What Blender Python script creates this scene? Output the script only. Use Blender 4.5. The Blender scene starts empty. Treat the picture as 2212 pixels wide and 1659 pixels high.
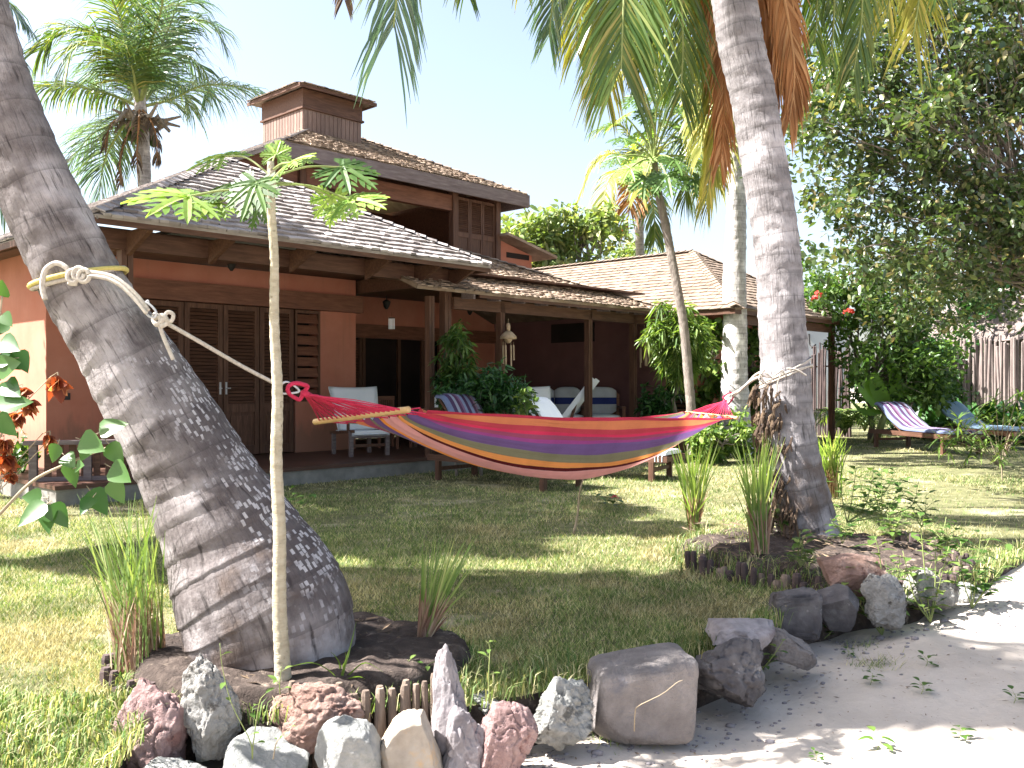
import bpy, math, random
import numpy as np
from mathutils import Vector, Matrix
random.seed(7); RNG = np.random.default_rng(7)
S = bpy.context.scene
C = S.collection
F, H = 1980.0, 1.45          # focal length in photo units, eye height
R = math.radians
def at(px, py, Y): return Vector(((px-1106)/F*Y, Y, H+(830-py)/F*Y))
def gz(px, py, z=0.0):
    Y = (H-z)*F/(py-830); return Vector(((px-1106)/F*Y, Y, z))
DU = Vector((0.688, 0.7255, 0)).normalized(); DV = Vector((-0.7255, 0.688, 0)).normalized(); ZZ = Vector((0, 0, 1))
P0 = Vector((-2.596, 13.671, 0))
def hw(u, v, z=0): return P0 + DU*u + DV*v + ZZ*z
def rnd(a, b): return random.uniform(a, b)

# ------------------------------------------------------------- materials
MATS = {}
def newmat(name):
    m = bpy.data.materials.new(name); m.use_nodes = True
    nt = m.node_tree; nt.nodes.clear()
    out = nt.nodes.new('ShaderNodeOutputMaterial')
    return m, nt, out
def N(nt, t, **kw):
    n = nt.nodes.new(t)
    for k, v in kw.items():
        if k in n.inputs: n.inputs[k].default_value = v
        else: setattr(n, k, v)
    return n
def col(c): return (c[0], c[1], c[2], 1)
def ramp(nt, stops, interp='LINEAR'):
    r = nt.nodes.new('ShaderNodeValToRGB'); r.color_ramp.interpolation = interp
    e = r.color_ramp.elements
    while len(e) < len(stops): e.new(0.5)
    for i, (p, c) in enumerate(stops): e[i].position = p; e[i].color = col(c)
    return r
def mixc(nt, a, b, f, mode='MIX'):
    m = nt.nodes.new('ShaderNodeMix'); m.data_type = 'RGBA'; m.blend_type = mode
    for s, v in ((m.inputs[0], f), (m.inputs[6], a), (m.inputs[7], b)):
        if hasattr(v, 'links'): nt.links.new(v, s)
        elif isinstance(v, (tuple, list)): s.default_value = col(v)
        else: s.default_value = v
    return m.outputs[2]
def coords(nt, kind='Object', scale=(1, 1, 1)):
    tc = nt.nodes.new('ShaderNodeTexCoord'); mp = nt.nodes.new('ShaderNodeMapping')
    mp.inputs['Scale'].default_value = scale
    nt.links.new(tc.outputs[kind], mp.inputs['Vector']); return mp.outputs[0]
def noise(nt, vec, scale, detail=6, rough=0.6, dist=0):
    n = N(nt, 'ShaderNodeTexNoise'); n.inputs['Scale'].default_value = scale; n.inputs['Detail'].default_value = detail
    n.inputs['Roughness'].default_value = rough; n.inputs['Distortion'].default_value = dist
    nt.links.new(vec, n.inputs['Vector']); return n.outputs[0]
def island(nt):
    return nt.nodes.new('ShaderNodeNewGeometry').outputs['Random Per Island']
def bump(nt, h, strength, dist):
    b = nt.nodes.new('ShaderNodeBump'); b.inputs['Strength'].default_value = strength; b.inputs['Distance'].default_value = dist
    nt.links.new(h, b.inputs['Height']); return b.outputs[0]
ALB = {'wood': .62, 'wood_vert': .62, 'wood_red': .7, 'plaster_dark': .65, 'dark_room': .6, 'platform_top': .65, 'canvas': 1, 'shingle': .72, 'shingle_pale': .55, 'stake_pale': .36, 'rock': .72, 'soil': .7, 'plaster': .76, 'turf': .8, 'papaya_bark': .75, 'rock_white': .6, 'rock_coral': .6}
def surface(name, stops, scale=4, stretch=(1, 1, 1), detail=8, rough=0.8, bs=0.5, bd=0.01, bscale=None, var=0.0, kind='Object', spec=0.3, dist=0.0, stain=None, base_dirt=None):
    """noise-coloured surface; var = brightness change per loose piece; stain = (colour, scale, lo, hi)"""
    m, nt, out = newmat(name); v = coords(nt, kind, stretch)
    g_ = ALB.get(name, ALB.get(name[:4], .8)); stops = [(p_, tuple(x_*g_ for x_ in c_)) for p_, c_ in stops]
    n = noise(nt, v, scale, detail, 0.62, dist)
    c = ramp(nt, stops); nt.links.new(n, c.inputs[0]); cc = c.outputs[0]
    if stain:
        sn = noise(nt, coords(nt, kind), stain[1], 5, 0.6)
        sr = ramp(nt, [(stain[2], (0, 0, 0)), (stain[3], (1, 1, 1))]); nt.links.new(sn, sr.inputs[0])
        cc = mixc(nt, cc, stain[0], sr.outputs[0])
    if base_dirt:
        sx = nt.nodes.new('ShaderNodeSeparateXYZ'); nt.links.new(coords(nt, kind), sx.inputs[0])
        ma = nt.nodes.new('ShaderNodeMath'); ma.operation = 'MULTIPLY_ADD'; nt.links.new(noise(nt, coords(nt, kind, (2.5, 2.5, .6)), 2, 6, .7), ma.inputs[0]); ma.inputs[1].default_value = -1.3; nt.links.new(sx.outputs[2], ma.inputs[2])
        dr = ramp(nt, [(0, (.75,)*3), (.25, (0, 0, 0))]); nt.links.new(ma.outputs[0], dr.inputs[0]); cc = mixc(nt, cc, base_dirt, dr.outputs[0])
        st_ = ramp(nt, [(.56, (0, 0, 0)), (.8, (.5,)*3)]); nt.links.new(noise(nt, coords(nt, kind, (5, 5, .35)), 1.5, 6, .7), st_.inputs[0]); cc = mixc(nt, cc, base_dirt, st_.outputs[0])
    if var:
        hv = ramp(nt, [(0, (1-var,)*3), (1, (1+var,)*3)]); nt.links.new(island(nt), hv.inputs[0])
        cc = mixc(nt, cc, hv.outputs[0], 1.0, 'MULTIPLY')
    p = N(nt, 'ShaderNodeBsdfPrincipled'); nt.links.new(cc, p.inputs['Base Color'])
    p.inputs['Roughness'].default_value = rough; p.inputs['Specular IOR Level'].default_value = spec
    if bs:
        n2 = noise(nt, v, bscale or scale*3, 8, 0.65)
        nt.links.new(bump(nt, n2, bs, bd), p.inputs['Normal'])
    nt.links.new(p.outputs[0], out.inputs[0]); MATS[name] = m; return m
def leafmat(name, stops, trans=0.35, rough=0.45, spec=0.35, tcol=None, vary=(.75, 1.2)):
    """thin leaves: colour per loose leaf, part of the light comes through"""
    m, nt, out = newmat(name)
    c = ramp(nt, stops); nt.links.new(island(nt), c.inputs[0])
    n = noise(nt, coords(nt), 1.3, 3); r2 = ramp(nt, [(0.32, (vary[0],)*3), (0.68, (vary[1],)*3)]); nt.links.new(n, r2.inputs[0])
    cc = mixc(nt, c.outputs[0], r2.outputs[0], 1.0, 'MULTIPLY')
    p = N(nt, 'ShaderNodeBsdfPrincipled'); nt.links.new(cc, p.inputs['Base Color'])
    p.inputs['Roughness'].default_value = rough; p.inputs['Specular IOR Level'].default_value = spec
    t = N(nt, 'ShaderNodeBsdfTranslucent')
    tc = mixc(nt, cc, tcol or (1.3, 1.35, .5), 1.0, 'MULTIPLY') ; nt.links.new(tc, t.inputs[0])
    ms = N(nt, 'ShaderNodeMixShader'); ms.inputs[0].default_value = trans
    nt.links.new(p.outputs[0], ms.inputs[1]); nt.links.new(t.outputs[0], ms.inputs[2])
    nt.links.new(ms.outputs[0], out.inputs[0]); MATS[name] = m; return m

surface('plaster', [(.3, (.5, .195, .13)), (.55, (.57, .238, .163)), (.8, (.63, .285, .205))], 1.6, bs=.25, bd=.004, bscale=30, rough=.9, stain=((.4, .14, .09), 1.1, .48, .8), base_dirt=(.24, .13, .09))
surface('plaster_dark', [(.3, (.17, .082, .085)), (.7, (.235, .115, .11))], 1.5, bs=.2, bd=.004, bscale=30, rough=.9)  # darker copy of the plaster: deep veranda shade put into the colour
surface('white_plaster', [(.3, (.7, .72, .76)), (.7, (.82, .82, .82))], 2, bs=.1, rough=.9)
W1 = [(.25, (.085, .04, .025)), (.5, (.15, .072, .045)), (.75, (.24, .125, .08))]
surface('wood', W1, 3, (1, 9, 9), bs=.5, bd=.004, rough=.6, var=.15, dist=.4)
surface('wood_vert', W1, 3, (9, 9, 1), bs=.5, bd=.004, rough=.6, var=.18, dist=.4)
surface('wood_red', [(.25, (.13, .055, .035)), (.5, (.225, .095, .058)), (.75, (.32, .145, .09))], 3, (1, 8, 8), bs=.4, bd=.003, rough=.55, var=.12, dist=.3)
surface('wood_grey', [(.25, (.16, .12, .115)), (.5, (.26, .205, .2)), (.75, (.38, .32, .31))], 3, (1, 9, 9), bs=.5, bd=.004, rough=.75, var=.12)
surface('wood_tan', [(.25, (.2, .125, .1)), (.6, (.32, .215, .175)), (.8, (.44, .32, .27))], 5, (9, 9, 1), bs=.3, bd=.003, rough=.7, var=.15)
surface('shingle', [(.2, (.2, .165, .155)), (.5, (.38, .34, .325)), (.8, (.56, .52, .5))], 2.2, (1, 1, 1), bs=.6, bd=.006, bscale=26, rough=.85, var=.28)
surface('shingle_old', [(.2, (.13, .09, .065)), (.5, (.29, .215, .16)), (.8, (.5, .41, .32))], 2.5, bs=.6, bd=.01, bscale=20, rough=.9, var=.5)
surface('shingle_pale', [(.2, (.24, .17, .125)), (.5, (.36, .27, .205)), (.8, (.48, .38, .3))], 2, bs=.4, bd=.006, bscale=20, rough=.85, var=.15)
surface('thatch', [(.2, (.1, .075, .065)), (.5, (.25, .2, .18)), (.8, (.42, .36, .34))], 3, (6, 6, 1), bs=.8, bd=.03, bscale=14, rough=.95, var=.35)
surface('concrete', [(.3, (.2, .19, .17)), (.7, (.33, .31, .28))], 5, bs=.4, bd=.006, bscale=30, rough=.9)
surface('platform_top', [(.3, (.1, .05, .035)), (.7, (.17, .085, .06))], 2, bs=.1, rough=.5)
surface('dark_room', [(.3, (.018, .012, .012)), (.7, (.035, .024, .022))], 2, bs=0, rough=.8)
surface('stake', [(.2, (.1, .075, .06)), (.5, (.22, .165, .13)), (.8, (.42, .33, .26))], 5, (4, 4, 1), bs=.8, bd=.01, bscale=20, rough=.9, var=.3)
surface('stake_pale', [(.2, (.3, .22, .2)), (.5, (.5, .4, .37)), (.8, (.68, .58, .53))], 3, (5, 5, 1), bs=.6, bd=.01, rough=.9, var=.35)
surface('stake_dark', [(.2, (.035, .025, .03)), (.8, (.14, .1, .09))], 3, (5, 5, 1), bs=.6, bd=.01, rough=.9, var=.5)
surface('canvas', [(.3, (.74, .77, .82)), (.7, (.84, .86, .89))], 3, bs=.25, bd=.006, bscale=9, rough=.9)
surface('rope', [(.3, (.42, .36, .3)), (.7, (.68, .62, .55))], 60, bs=1, bd=.003, bscale=120, rough=.9)
surface('rope_yellow', [(.3, (.6, .48, .12)), (.7, (.78, .66, .25))], 60, bs=1, bd=.003, rough=.8)
surface('string_red', [(.3, (.5, .018, .06)), (.7, (.66, .04, .11))], 40, bs=.5, bd=.002, rough=.8)
surface('bar_wood', [(.3, (.55, .33, .13)), (.7, (.72, .5, .25))], 6, bs=.1, rough=.5)
surface('metal', [(.3, (.45, .45, .47)), (.7, (.6, .6, .62))], 8, bs=0, rough=.35, spec=.8)
surface('black', [(.3, (.02, .02, .02)), (.7, (.035, .03, .03))], 5, bs=0, rough=.5)
surface('bamboo', [(.3, (.42, .3, .18)), (.7, (.62, .48, .33))], 12, bs=.2, rough=.6)
surface('cushion_blue', [(.3, (.03, .045, .16)), (.7, (.05, .07, .23))], 8, bs=.2, rough=.9)
surface('soil', [(.25, (.035, .026, .022)), (.5, (.085, .062, .052)), (.75, (.2, .155, .13))], 9, bs=1, bd=.04, bscale=22, rough=.95, stain=((.3, .24, .19), 14, .6, .75))
surface('bark', [(.25, (.12, .1, .085)), (.5, (.25, .21, .18)), (.8, (.42, .37, .32))], 5, (3, 3, 1), bs=.8, bd=.02, rough=.9)
surface('papaya_bark', [(.25, (.34, .29, .2)), (.5, (.5, .44, .32)), (.8, (.64, .58, .46))], 10, (1, 1, 3), bs=.9, bd=.008, bscale=35, rough=.8, stain=((.22, .19, .13), 30, .62, .7))
surface('twig', [(.3, (.28, .22, .14)), (.7, (.45, .37, .26))], 12, bs=.4, bd=.003, rough=.8)
surface('green_stem', [(.3, (.2, .26, .08)), (.7, (.34, .38, .14))], 12, bs=.2, rough=.6)
def rockmat(name, a, b, c, pits=12, lich=None, bd=.03, lo=.52, hi=.66, ps=.9):
    surface(name, [(.25, a), (.5, b), (.78, c)], 7, bs=ps, bd=bd, bscale=pits, rough=.93, stain=(lich, 9, lo, hi) if lich else None)
rockmat('rock_pink', (.22, .135, .13), (.38, .25, .24), (.54, .4, .38), 22, (.22, .12, .11), .04, .58, .66)
rockmat('rock_coral', (.34, .32, .29), (.55, .53, .5), (.7, .69, .67), 18, (.12, .11, .1), .07, .58, .64)
rockmat('rock_white', (.27, .275, .265), (.43, .435, .42), (.58, .58, .56), 26, (.2, .21, .18), .02, .56, .72, .9)
rockmat('rock_brown', (.2, .11, .085), (.36, .23, .19), (.56, .42, .37), 24, (.14, .07, .055), .04, .56, .66)
rockmat('rock_tan', (.3, .25, .2), (.47, .41, .34), (.57, .52, .45), 8, (.46, .31, .17), .012, .55, .7, .5)
rockmat('rock_grey', (.17, .15, .16), (.34, .31, .32), (.5, .46, .47), 10, (.17, .14, .145), .02, .55, .7, .7)
rockmat('rock_dark', (.06, .055, .06), (.13, .12, .125), (.26, .25, .25), 14, (.36, .34, .33), .02, .62, .72, .8)
rockmat('rock_mottled', (.12, .12, .11), (.36, .36, .34), (.62, .62, .6), 16, (.1, .1, .095), .04, .54, .62)
rockmat('rock_block', (.2, .175, .17), (.3, .27, .26), (.42, .385, .375), 60, (.15, .145, .16), .02, .56, .72, 1)

leafmat('leaf_tree', [(0, (.03, .06, .02)), (.5, (.065, .105, .035)), (.85, (.12, .16, .06)), (1, (.28, .22, .12))], .35, .28, .8)
leafmat('leaf_shade', [(0, (.03, .06, .012)), (1, (.07, .12, .03))], .3)
leafmat('leaf_bush', [(0, (.035, .085, .018)), (.6, (.075, .145, .03)), (1, (.16, .25, .065))], .35, .4, .35)
leafmat('leaf_far', [(0, (.11, .17, .05)), (.6, (.2, .27, .09)), (1, (.36, .36, .16))], .35, .5, .4)
leafmat('leaf_bright', [(0, (.07, .14, .03)), (.6, (.14, .22, .055)), (1, (.28, .36, .1))], .38, .4)
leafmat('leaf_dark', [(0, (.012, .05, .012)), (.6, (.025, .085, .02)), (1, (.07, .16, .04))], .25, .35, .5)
leafmat('leaf_heart', [(0, (.03, .1, .025)), (1, (.1, .2, .05))], .4, .35, .4)
leafmat('leaf_papaya', [(0, (.13, .24, .05)), (1, (.32, .44, .12))], .45, .45, .3)
leafmat('leaf_papaya_dark', [(0, (.04, .09, .02)), (1, (.1, .18, .045))], .3, .45, .4)
leafmat('leaf_banana', [(0, (.11, .24, .04)), (1, (.2, .36, .08))], .45, .35, .4)
leafmat('frond_green', [(0, (.05, .1, .02)), (.6, (.1, .16, .035)), (.9, (.2, .23, .06)), (1, (.35, .3, .1))], .4, .35, .5)
leafmat('frond_blue', [(0, (.07, .13, .075)), (.7, (.12, .2, .11)), (1, (.25, .3, .16))], .3, .25, .9, (1.1, 1.2, .7))
leafmat('frond_yellow', [(0, (.16, .19, .035)), (.6, (.32, .31, .06)), (1, (.52, .42, .12))], .45, .4, .4)
leafmat('frond_dead', [(0, (.2, .085, .03)), (.6, (.34, .155, .055)), (1, (.52, .31, .15))], .35, .6, .3, (1.3, .9, .5))
leafmat('frond_brown', [(0, (.06, .04, .03)), (1, (.2, .14, .09))], .2, .7, .2, (1, .9, .7))
leafmat('rust_petal', [(0, (.13, .035, .02)), (.5, (.3, .09, .03)), (1, (.5, .25, .1))], .4, .5, .3, (1.4, .8, .4))
leafmat('pink_petal', [(0, (.62, .06, .16)), (1, (.8, .2, .32))], .3, .5, .3, (1.2, .8, .8))
leafmat('red_petal', [(0, (.6, .03, .03)), (1, (.75, .12, .08))], .3, .5, .3, (1.2, .8, .8))
leafmat('grass_blade', [(0, (.07, .13, .035)), (.35, (.14, .22, .06)), (.6, (.27, .32, .12)), (.82, (.48, .45, .24)), (1, (.66, .57, .36))], .3, .6, .2, (1.2, 1.25, .6), (.6, 1.25))
leafmat('grass_dry', [(0, (.22, .2, .09)), (.5, (.48, .43, .21)), (1, (.68, .62, .37))], .25, .7, .2, (1.1, 1, .7), (.7, 1.2))
leafmat('reed', [(0, (.12, .2, .06)), (.7, (.24, .34, .11)), (1, (.4, .44, .2))], .4, .5, .3)
leafmat('reed_dry', [(0, (.26, .13, .1)), (.5, (.42, .28, .2)), (1, (.62, .5, .36))], .3, .7, .2, (1.1, 1, .8))
leafmat('litter', [(0, (.07, .05, .04)), (1, (.28, .2, .13))], .1, .8, .2, (1, 1, 1))

def mat_trunk(name, base, light, dark, ring=9.0, lichen=(.0, .0), ringdark=.55):
    """palm bark: leaf-scar rings along UV.y (metres), upright cracks, blotches, lichen between lichen[0]..[1] metres"""
    m, nt, out = newmat(name)
    uv = nt.nodes.new('ShaderNodeUVMap'); uv.uv_map = 'UVMap'
    sep = nt.nodes.new('ShaderNodeSeparateXYZ'); nt.links.new(uv.outputs[0], sep.inputs[0])
    ob = coords(nt)
    big = noise(nt, ob, 2.2, 5)
    c = ramp(nt, [(.25, dark), (.5, base), (.75, light)]); nt.links.new(noise(nt, ob, 7, 9, .7), c.inputs[0])
    blot = ramp(nt, [(.52, (0, 0, 0)), (.66, (1, 1, 1))]); nt.links.new(big, blot.inputs[0])
    cc = mixc(nt, c.outputs[0], tuple(min(1, x*1.5) for x in light), blot.outputs[0])
    mp = nt.nodes.new('ShaderNodeMapping'); mp.inputs['Scale'].default_value = (75, 4.5, 1); nt.links.new(uv.outputs[0], mp.inputs[0])
    cr = noise(nt, mp.outputs[0], 1, 8, .6, .3)
    crk = ramp(nt, [(.33, (.8,)*3), (.44, (0, 0, 0))]); nt.links.new(cr, crk.inputs[0])
    cc = mixc(nt, cc, tuple(x*.3 for x in dark), crk.outputs[0])
    # thin dark rings
    mr = nt.nodes.new('ShaderNodeMapping'); mr.inputs['Scale'].default_value = (.35, ring, 1); nt.links.new(uv.outputs[0], mr.inputs[0])
    ds = noise(nt, mr.outputs[0], 1.3, 3)
    w = N(nt, 'ShaderNodeMath', operation='MULTIPLY_ADD'); nt.links.new(ds, w.inputs[0]); w.inputs[1].default_value = .9
    sy = nt.nodes.new('ShaderNodeMath'); sy.operation = 'MULTIPLY'; nt.links.new(sep.outputs[1], sy.inputs[0]); sy.inputs[1].default_value = ring
    nt.links.new(sy.outputs[0], w.inputs[2])
    fr = N(nt, 'ShaderNodeMath', operation='FRACT'); nt.links.new(w.outputs[0], fr.inputs[0])
    rr = ramp(nt, [(0, (1, 1, 1)), (.1, (.2,)*3), (.22, (0, 0, 0)), (1, (0, 0, 0))]); nt.links.new(fr.outputs[0], rr.inputs[0])
    rm = nt.nodes.new('ShaderNodeMath'); rm.operation = 'MULTIPLY'; nt.links.new(rr.outputs[0], rm.inputs[0]); rm.inputs[1].default_value = ringdark
    cc = mixc(nt, cc, tuple(x*.45 for x in dark), rm.outputs[0])
    r2_ = ramp(nt, [(.14, (0, 0, 0)), (.24, (.45,)*3), (.5, (0, 0, 0))]); nt.links.new(fr.outputs[0], r2_.inputs[0]); r3_ = mixc(nt, r2_.outputs[0], noise(nt, ob, 9, 4), 1.0, 'MULTIPLY'); cc = mixc(nt, cc, tuple(min(1, x*1.35) for x in light), r3_)
    if lichen[1] > 0:
        ml = nt.nodes.new('ShaderNodeMapping'); ml.inputs['Scale'].default_value = (85, 26, 1); nt.links.new(uv.outputs[0], ml.inputs[0])
        vo = N(nt, 'ShaderNodeTexVoronoi'); vo.inputs['Scale'].default_value = 1; vo.distance = 'CHEBYCHEV'; vo.inputs['Randomness'].default_value = .8; nt.links.new(ml.outputs[0], vo.inputs['Vector'])
        lr = ramp(nt, [(.3, (1, 1, 1)), (.36, (0, 0, 0))]); nt.links.new(vo.outputs['Distance'], lr.inputs[0])
        ln = ramp(nt, [(.42, (0, 0, 0)), (.52, (1, 1, 1))]); nt.links.new(noise(nt, ob, 4.5, 4), ln.inputs[0])
        zone = ramp(nt, [(0, (0, 0, 0)), (lichen[0]/3, (0, 0, 0)), (lichen[0]/3+.08, (1, 1, 1)), (lichen[1]/3-.08, (1, 1, 1)), (lichen[1]/3, (0, 0, 0))])
        z3 = nt.nodes.new('ShaderNodeMath'); z3.operation = 'MULTIPLY'; nt.links.new(sep.outputs[1], z3.inputs[0]); z3.inputs[1].default_value = 1/3
        nt.links.new(z3.outputs[0], zone.inputs[0])
        # only on the side of the bulge: ramp over UV.x
        sd = ramp(nt, [(0, (0, 0, 0)), (.25, (0, 0, 0)), (.36, (.9,)*3), (.6, (1, 1, 1)), (.72, (0, 0, 0))]); nt.links.new(sep.outputs[0], sd.inputs[0])
        f = mixc(nt, lr.outputs[0], ln.outputs[0], 1.0, 'MULTIPLY'); f = mixc(nt, f, zone.outputs[0], 1.0, 'MULTIPLY'); f = mixc(nt, f, sd.outputs[0], 1.0, 'MULTIPLY')
        dk = mixc(nt, sd.outputs[0], zone.outputs[0], 1.0, 'MULTIPLY')
        dm = nt.nodes.new('ShaderNodeMath'); dm.operation = 'MULTIPLY'; nt.links.new(dk, dm.inputs[0]); dm.inputs[1].default_value = .62
        cc = mixc(nt, cc, (.05, .04, .045), dm.outputs[0])
        cc = mixc(nt, cc, (.46, .44, .46), f)
    dirt = ramp(nt, [(0, (.85,)*3), (.04, (.6,)*3), (.11, (0, 0, 0))]); dz = nt.nodes.new('ShaderNodeMath'); dz.operation = 'MULTIPLY_ADD'; nt.links.new(sep.outputs[1], dz.inputs[0]); dz.inputs[1].default_value = .25
    nt.links.new(big, dz.inputs[2]); dz2 = nt.nodes.new('ShaderNodeMath'); dz2.operation = 'SUBTRACT'; nt.links.new(dz.outputs[0], dz2.inputs[0]); dz2.inputs[1].default_value = .47; nt.links.new(dz2.outputs[0], dirt.inputs[0])
    cc = mixc(nt, cc, (.11, .08, .065), dirt.outputs[0])
    p = N(nt, 'ShaderNodeBsdfPrincipled'); nt.links.new(cc, p.inputs['Base Color']); p.inputs['Roughness'].default_value = .85
    p.inputs['Specular IOR Level'].default_value = .25
    b1 = bump(nt, cr, .9, .02)
    b = nt.nodes.new('ShaderNodeBump'); b.inputs['Strength'].default_value = .7; b.inputs['Distance'].default_value = .012
    nt.links.new(noise(nt, ob, 30, 9, .7), b.inputs['Height']); nt.links.new(b1, b.inputs['Normal'])
    nt.links.new(b.outputs[0], p.inputs['Normal']); nt.links.new(p.outputs[0], out.inputs[0]); MATS[name] = m
mat_trunk('trunk_left', (.16, .138, .136), (.28, .255, .255), (.07, .056, .056), 5.2, (.2, 2.1), .4)
mat_trunk('trunk_right', (.19, .175, .178), (.3, .28, .285), (.11, .1, .1), 5.3, (0, 0), .45)
mat_trunk('trunk_white', (.44, .42, .41), (.58, .56, .55), (.25, .22, .21), 8.0, (0, 0), .5)
mat_trunk('trunk_far', (.3, .27, .26), (.42, .39, .38), (.18, .16, .16), 5.0, (0, 0), .5)

def mat_stripes(name, stops, axis=0, weave=220):
    m, nt, out = newmat(name)
    uv = nt.nodes.new('ShaderNodeUVMap'); uv.uv_map = 'UVMap'
    sep = nt.nodes.new('ShaderNodeSeparateXYZ'); nt.links.new(uv.outputs[0], sep.inputs[0])
    st = []
    for i, (p, c) in enumerate(stops): st.append((p, c))
    c = ramp(nt, st, 'CONSTANT'); nt.links.new(sep.outputs[axis], c.inputs[0])
    n = noise(nt, coords(nt), 4, 5); v = ramp(nt, [(.3, (.86,)*3), (.7, (1.1,)*3)]); nt.links.new(n, v.inputs[0])
    cc = mixc(nt, c.outputs[0], v.outputs[0], 1.0, 'MULTIPLY')
    p = N(nt, 'ShaderNodeBsdfPrincipled'); nt.links.new(cc, p.inputs['Base Color']); p.inputs['Roughness'].default_value = .9
    p.inputs['Specular IOR Level'].default_value = .15
    mw = nt.nodes.new('ShaderNodeMapping'); mw.inputs['Scale'].default_value = (26, 2.2, 1) if weave > 100 else (3, 14, 1); nt.links.new(uv.outputs[0], mw.inputs[0])
    b0 = nt.nodes.new('ShaderNodeBump'); b0.inputs['Strength'].default_value = .7; b0.inputs['Distance'].default_value = .02; nt.links.new(noise(nt, mw.outputs[0], 1, 4, .5), b0.inputs['Height'])
    b9 = nt.nodes.new('ShaderNodeBump'); b9.inputs['Strength'].default_value = .6; b9.inputs['Distance'].default_value = .003; nt.links.new(noise(nt, coords(nt), weave, 2), b9.inputs['Height']); nt.links.new(b0.outputs[0], b9.inputs['Normal'])
    nt.links.new(b9.outputs[0], p.inputs['Normal'])
    t = N(nt, 'ShaderNodeBsdfTranslucent'); nt.links.new(cc, t.inputs[0])
    ms = N(nt, 'ShaderNodeMixShader'); ms.inputs[0].default_value = .3
    nt.links.new(p.outputs[0], ms.inputs[1]); nt.links.new(t.outputs[0], ms.inputs[2]); nt.links.new(ms.outputs[0], out.inputs[0])
    MATS[name] = m
cr_, orr, red, plum, pur, oli, bro, pnk = (.4, .035, .065), (.58, .19, .085), (.43, .05, .07), (.28, .065, .12), (.145, .085, .215), (.2, .19, .115), (.09, .012, .015), (.7, .33, .31)
mat_stripes('hammock_cloth', [(0, cr_), (.022, orr), (.078, red), (.11, (.56, .035, .09)), (.13, plum), (.16, (.3, .06, .22)), (.18, pur), (.256, oli), (.32, (.75, .3, .09)), (.36, bro), (.39, pnk),
    (.53, (.85, .3, .06)), (.58, pur), (.64, oli), (.7, plum), (.76, red), (.82, orr), (.88, pur), (.93, oli), (.97, cr_)])
mat_stripes('mattress_striped', [(0, (.2, .24, .38)), (.1, (.1, .06, .13)), (.2, (.38, .4, .5)), (.28, (.13, .06, .12)), (.36, (.26, .15, .25)), (.42, (.27, .31, .45)), (.5, (.1, .055, .12)), (.59, (.27, .31, .45)),
    (.68, (.14, .07, .12)), (.76, (.36, .22, .3)), (.82, (.38, .41, .52)), (.9, (.13, .07, .12)), (.97, (.34, .37, .48))], 0, 60)
mat_stripes('mattress_pale', [(0, (.26, .37, .48)), (.3, (.32, .43, .53)), (.6, (.28, .4, .5)), (.8, (.33, .44, .53))], 0, 60)
mat_stripes('cushion_striped', [(0, (.55, .57, .62)), (.38, (.035, .05, .2)), (.62, (.55, .57, .62))], 1, 60)

def mat_sand():
    m, nt, out = newmat('sand'); v = coords(nt)
    c = ramp(nt, [(.3, (.38, .33, .285)), (.55, (.47, .415, .365)), (.8, (.55, .495, .44))]); nt.links.new(noise(nt, v, 1.6, 8, .65), c.inputs[0])
    sp = ramp(nt, [(.68, (0, 0, 0)), (.72, (1, 1, 1))]); nt.links.new(noise(nt, v, 60, 4, .6), sp.inputs[0])
    cc = mixc(nt, c.outputs[0], (.16, .13, .11), sp.outputs[0])
    p = N(nt, 'ShaderNodeBsdfPrincipled'); nt.links.new(cc, p.inputs['Base Color']); p.inputs['Roughness'].default_value = .95
    p.inputs['Specular IOR Level'].default_value = .1
    a = nt.nodes.new('ShaderNodeBump'); a.inputs['Strength'].default_value = .5; a.inputs['Distance'].default_value = .05
    nt.links.new(noise(nt, v, 3.5, 5, .6), a.inputs['Height'])
    b = nt.nodes.new('ShaderNodeBump'); b.inputs['Strength'].default_value = .5; b.inputs['Distance'].default_value = .008
    nt.links.new(noise(nt, v, 40, 8, .7), b.inputs['Height']); nt.links.new(a.outputs[0], b.inputs['Normal'])
    nt.links.new(b.outputs[0], p.inputs['Normal']); nt.links.new(p.outputs[0], out.inputs[0]); MATS['sand'] = m
mat_sand()
surface('turf', [(.25, (.08, .09, .035)), (.5, (.18, .18, .08)), (.75, (.34, .31, .17))], 5, bs=1, bd=.03, bscale=60, rough=.95, stain=((.5, .44, .3), 1.2, .55, .75))

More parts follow.
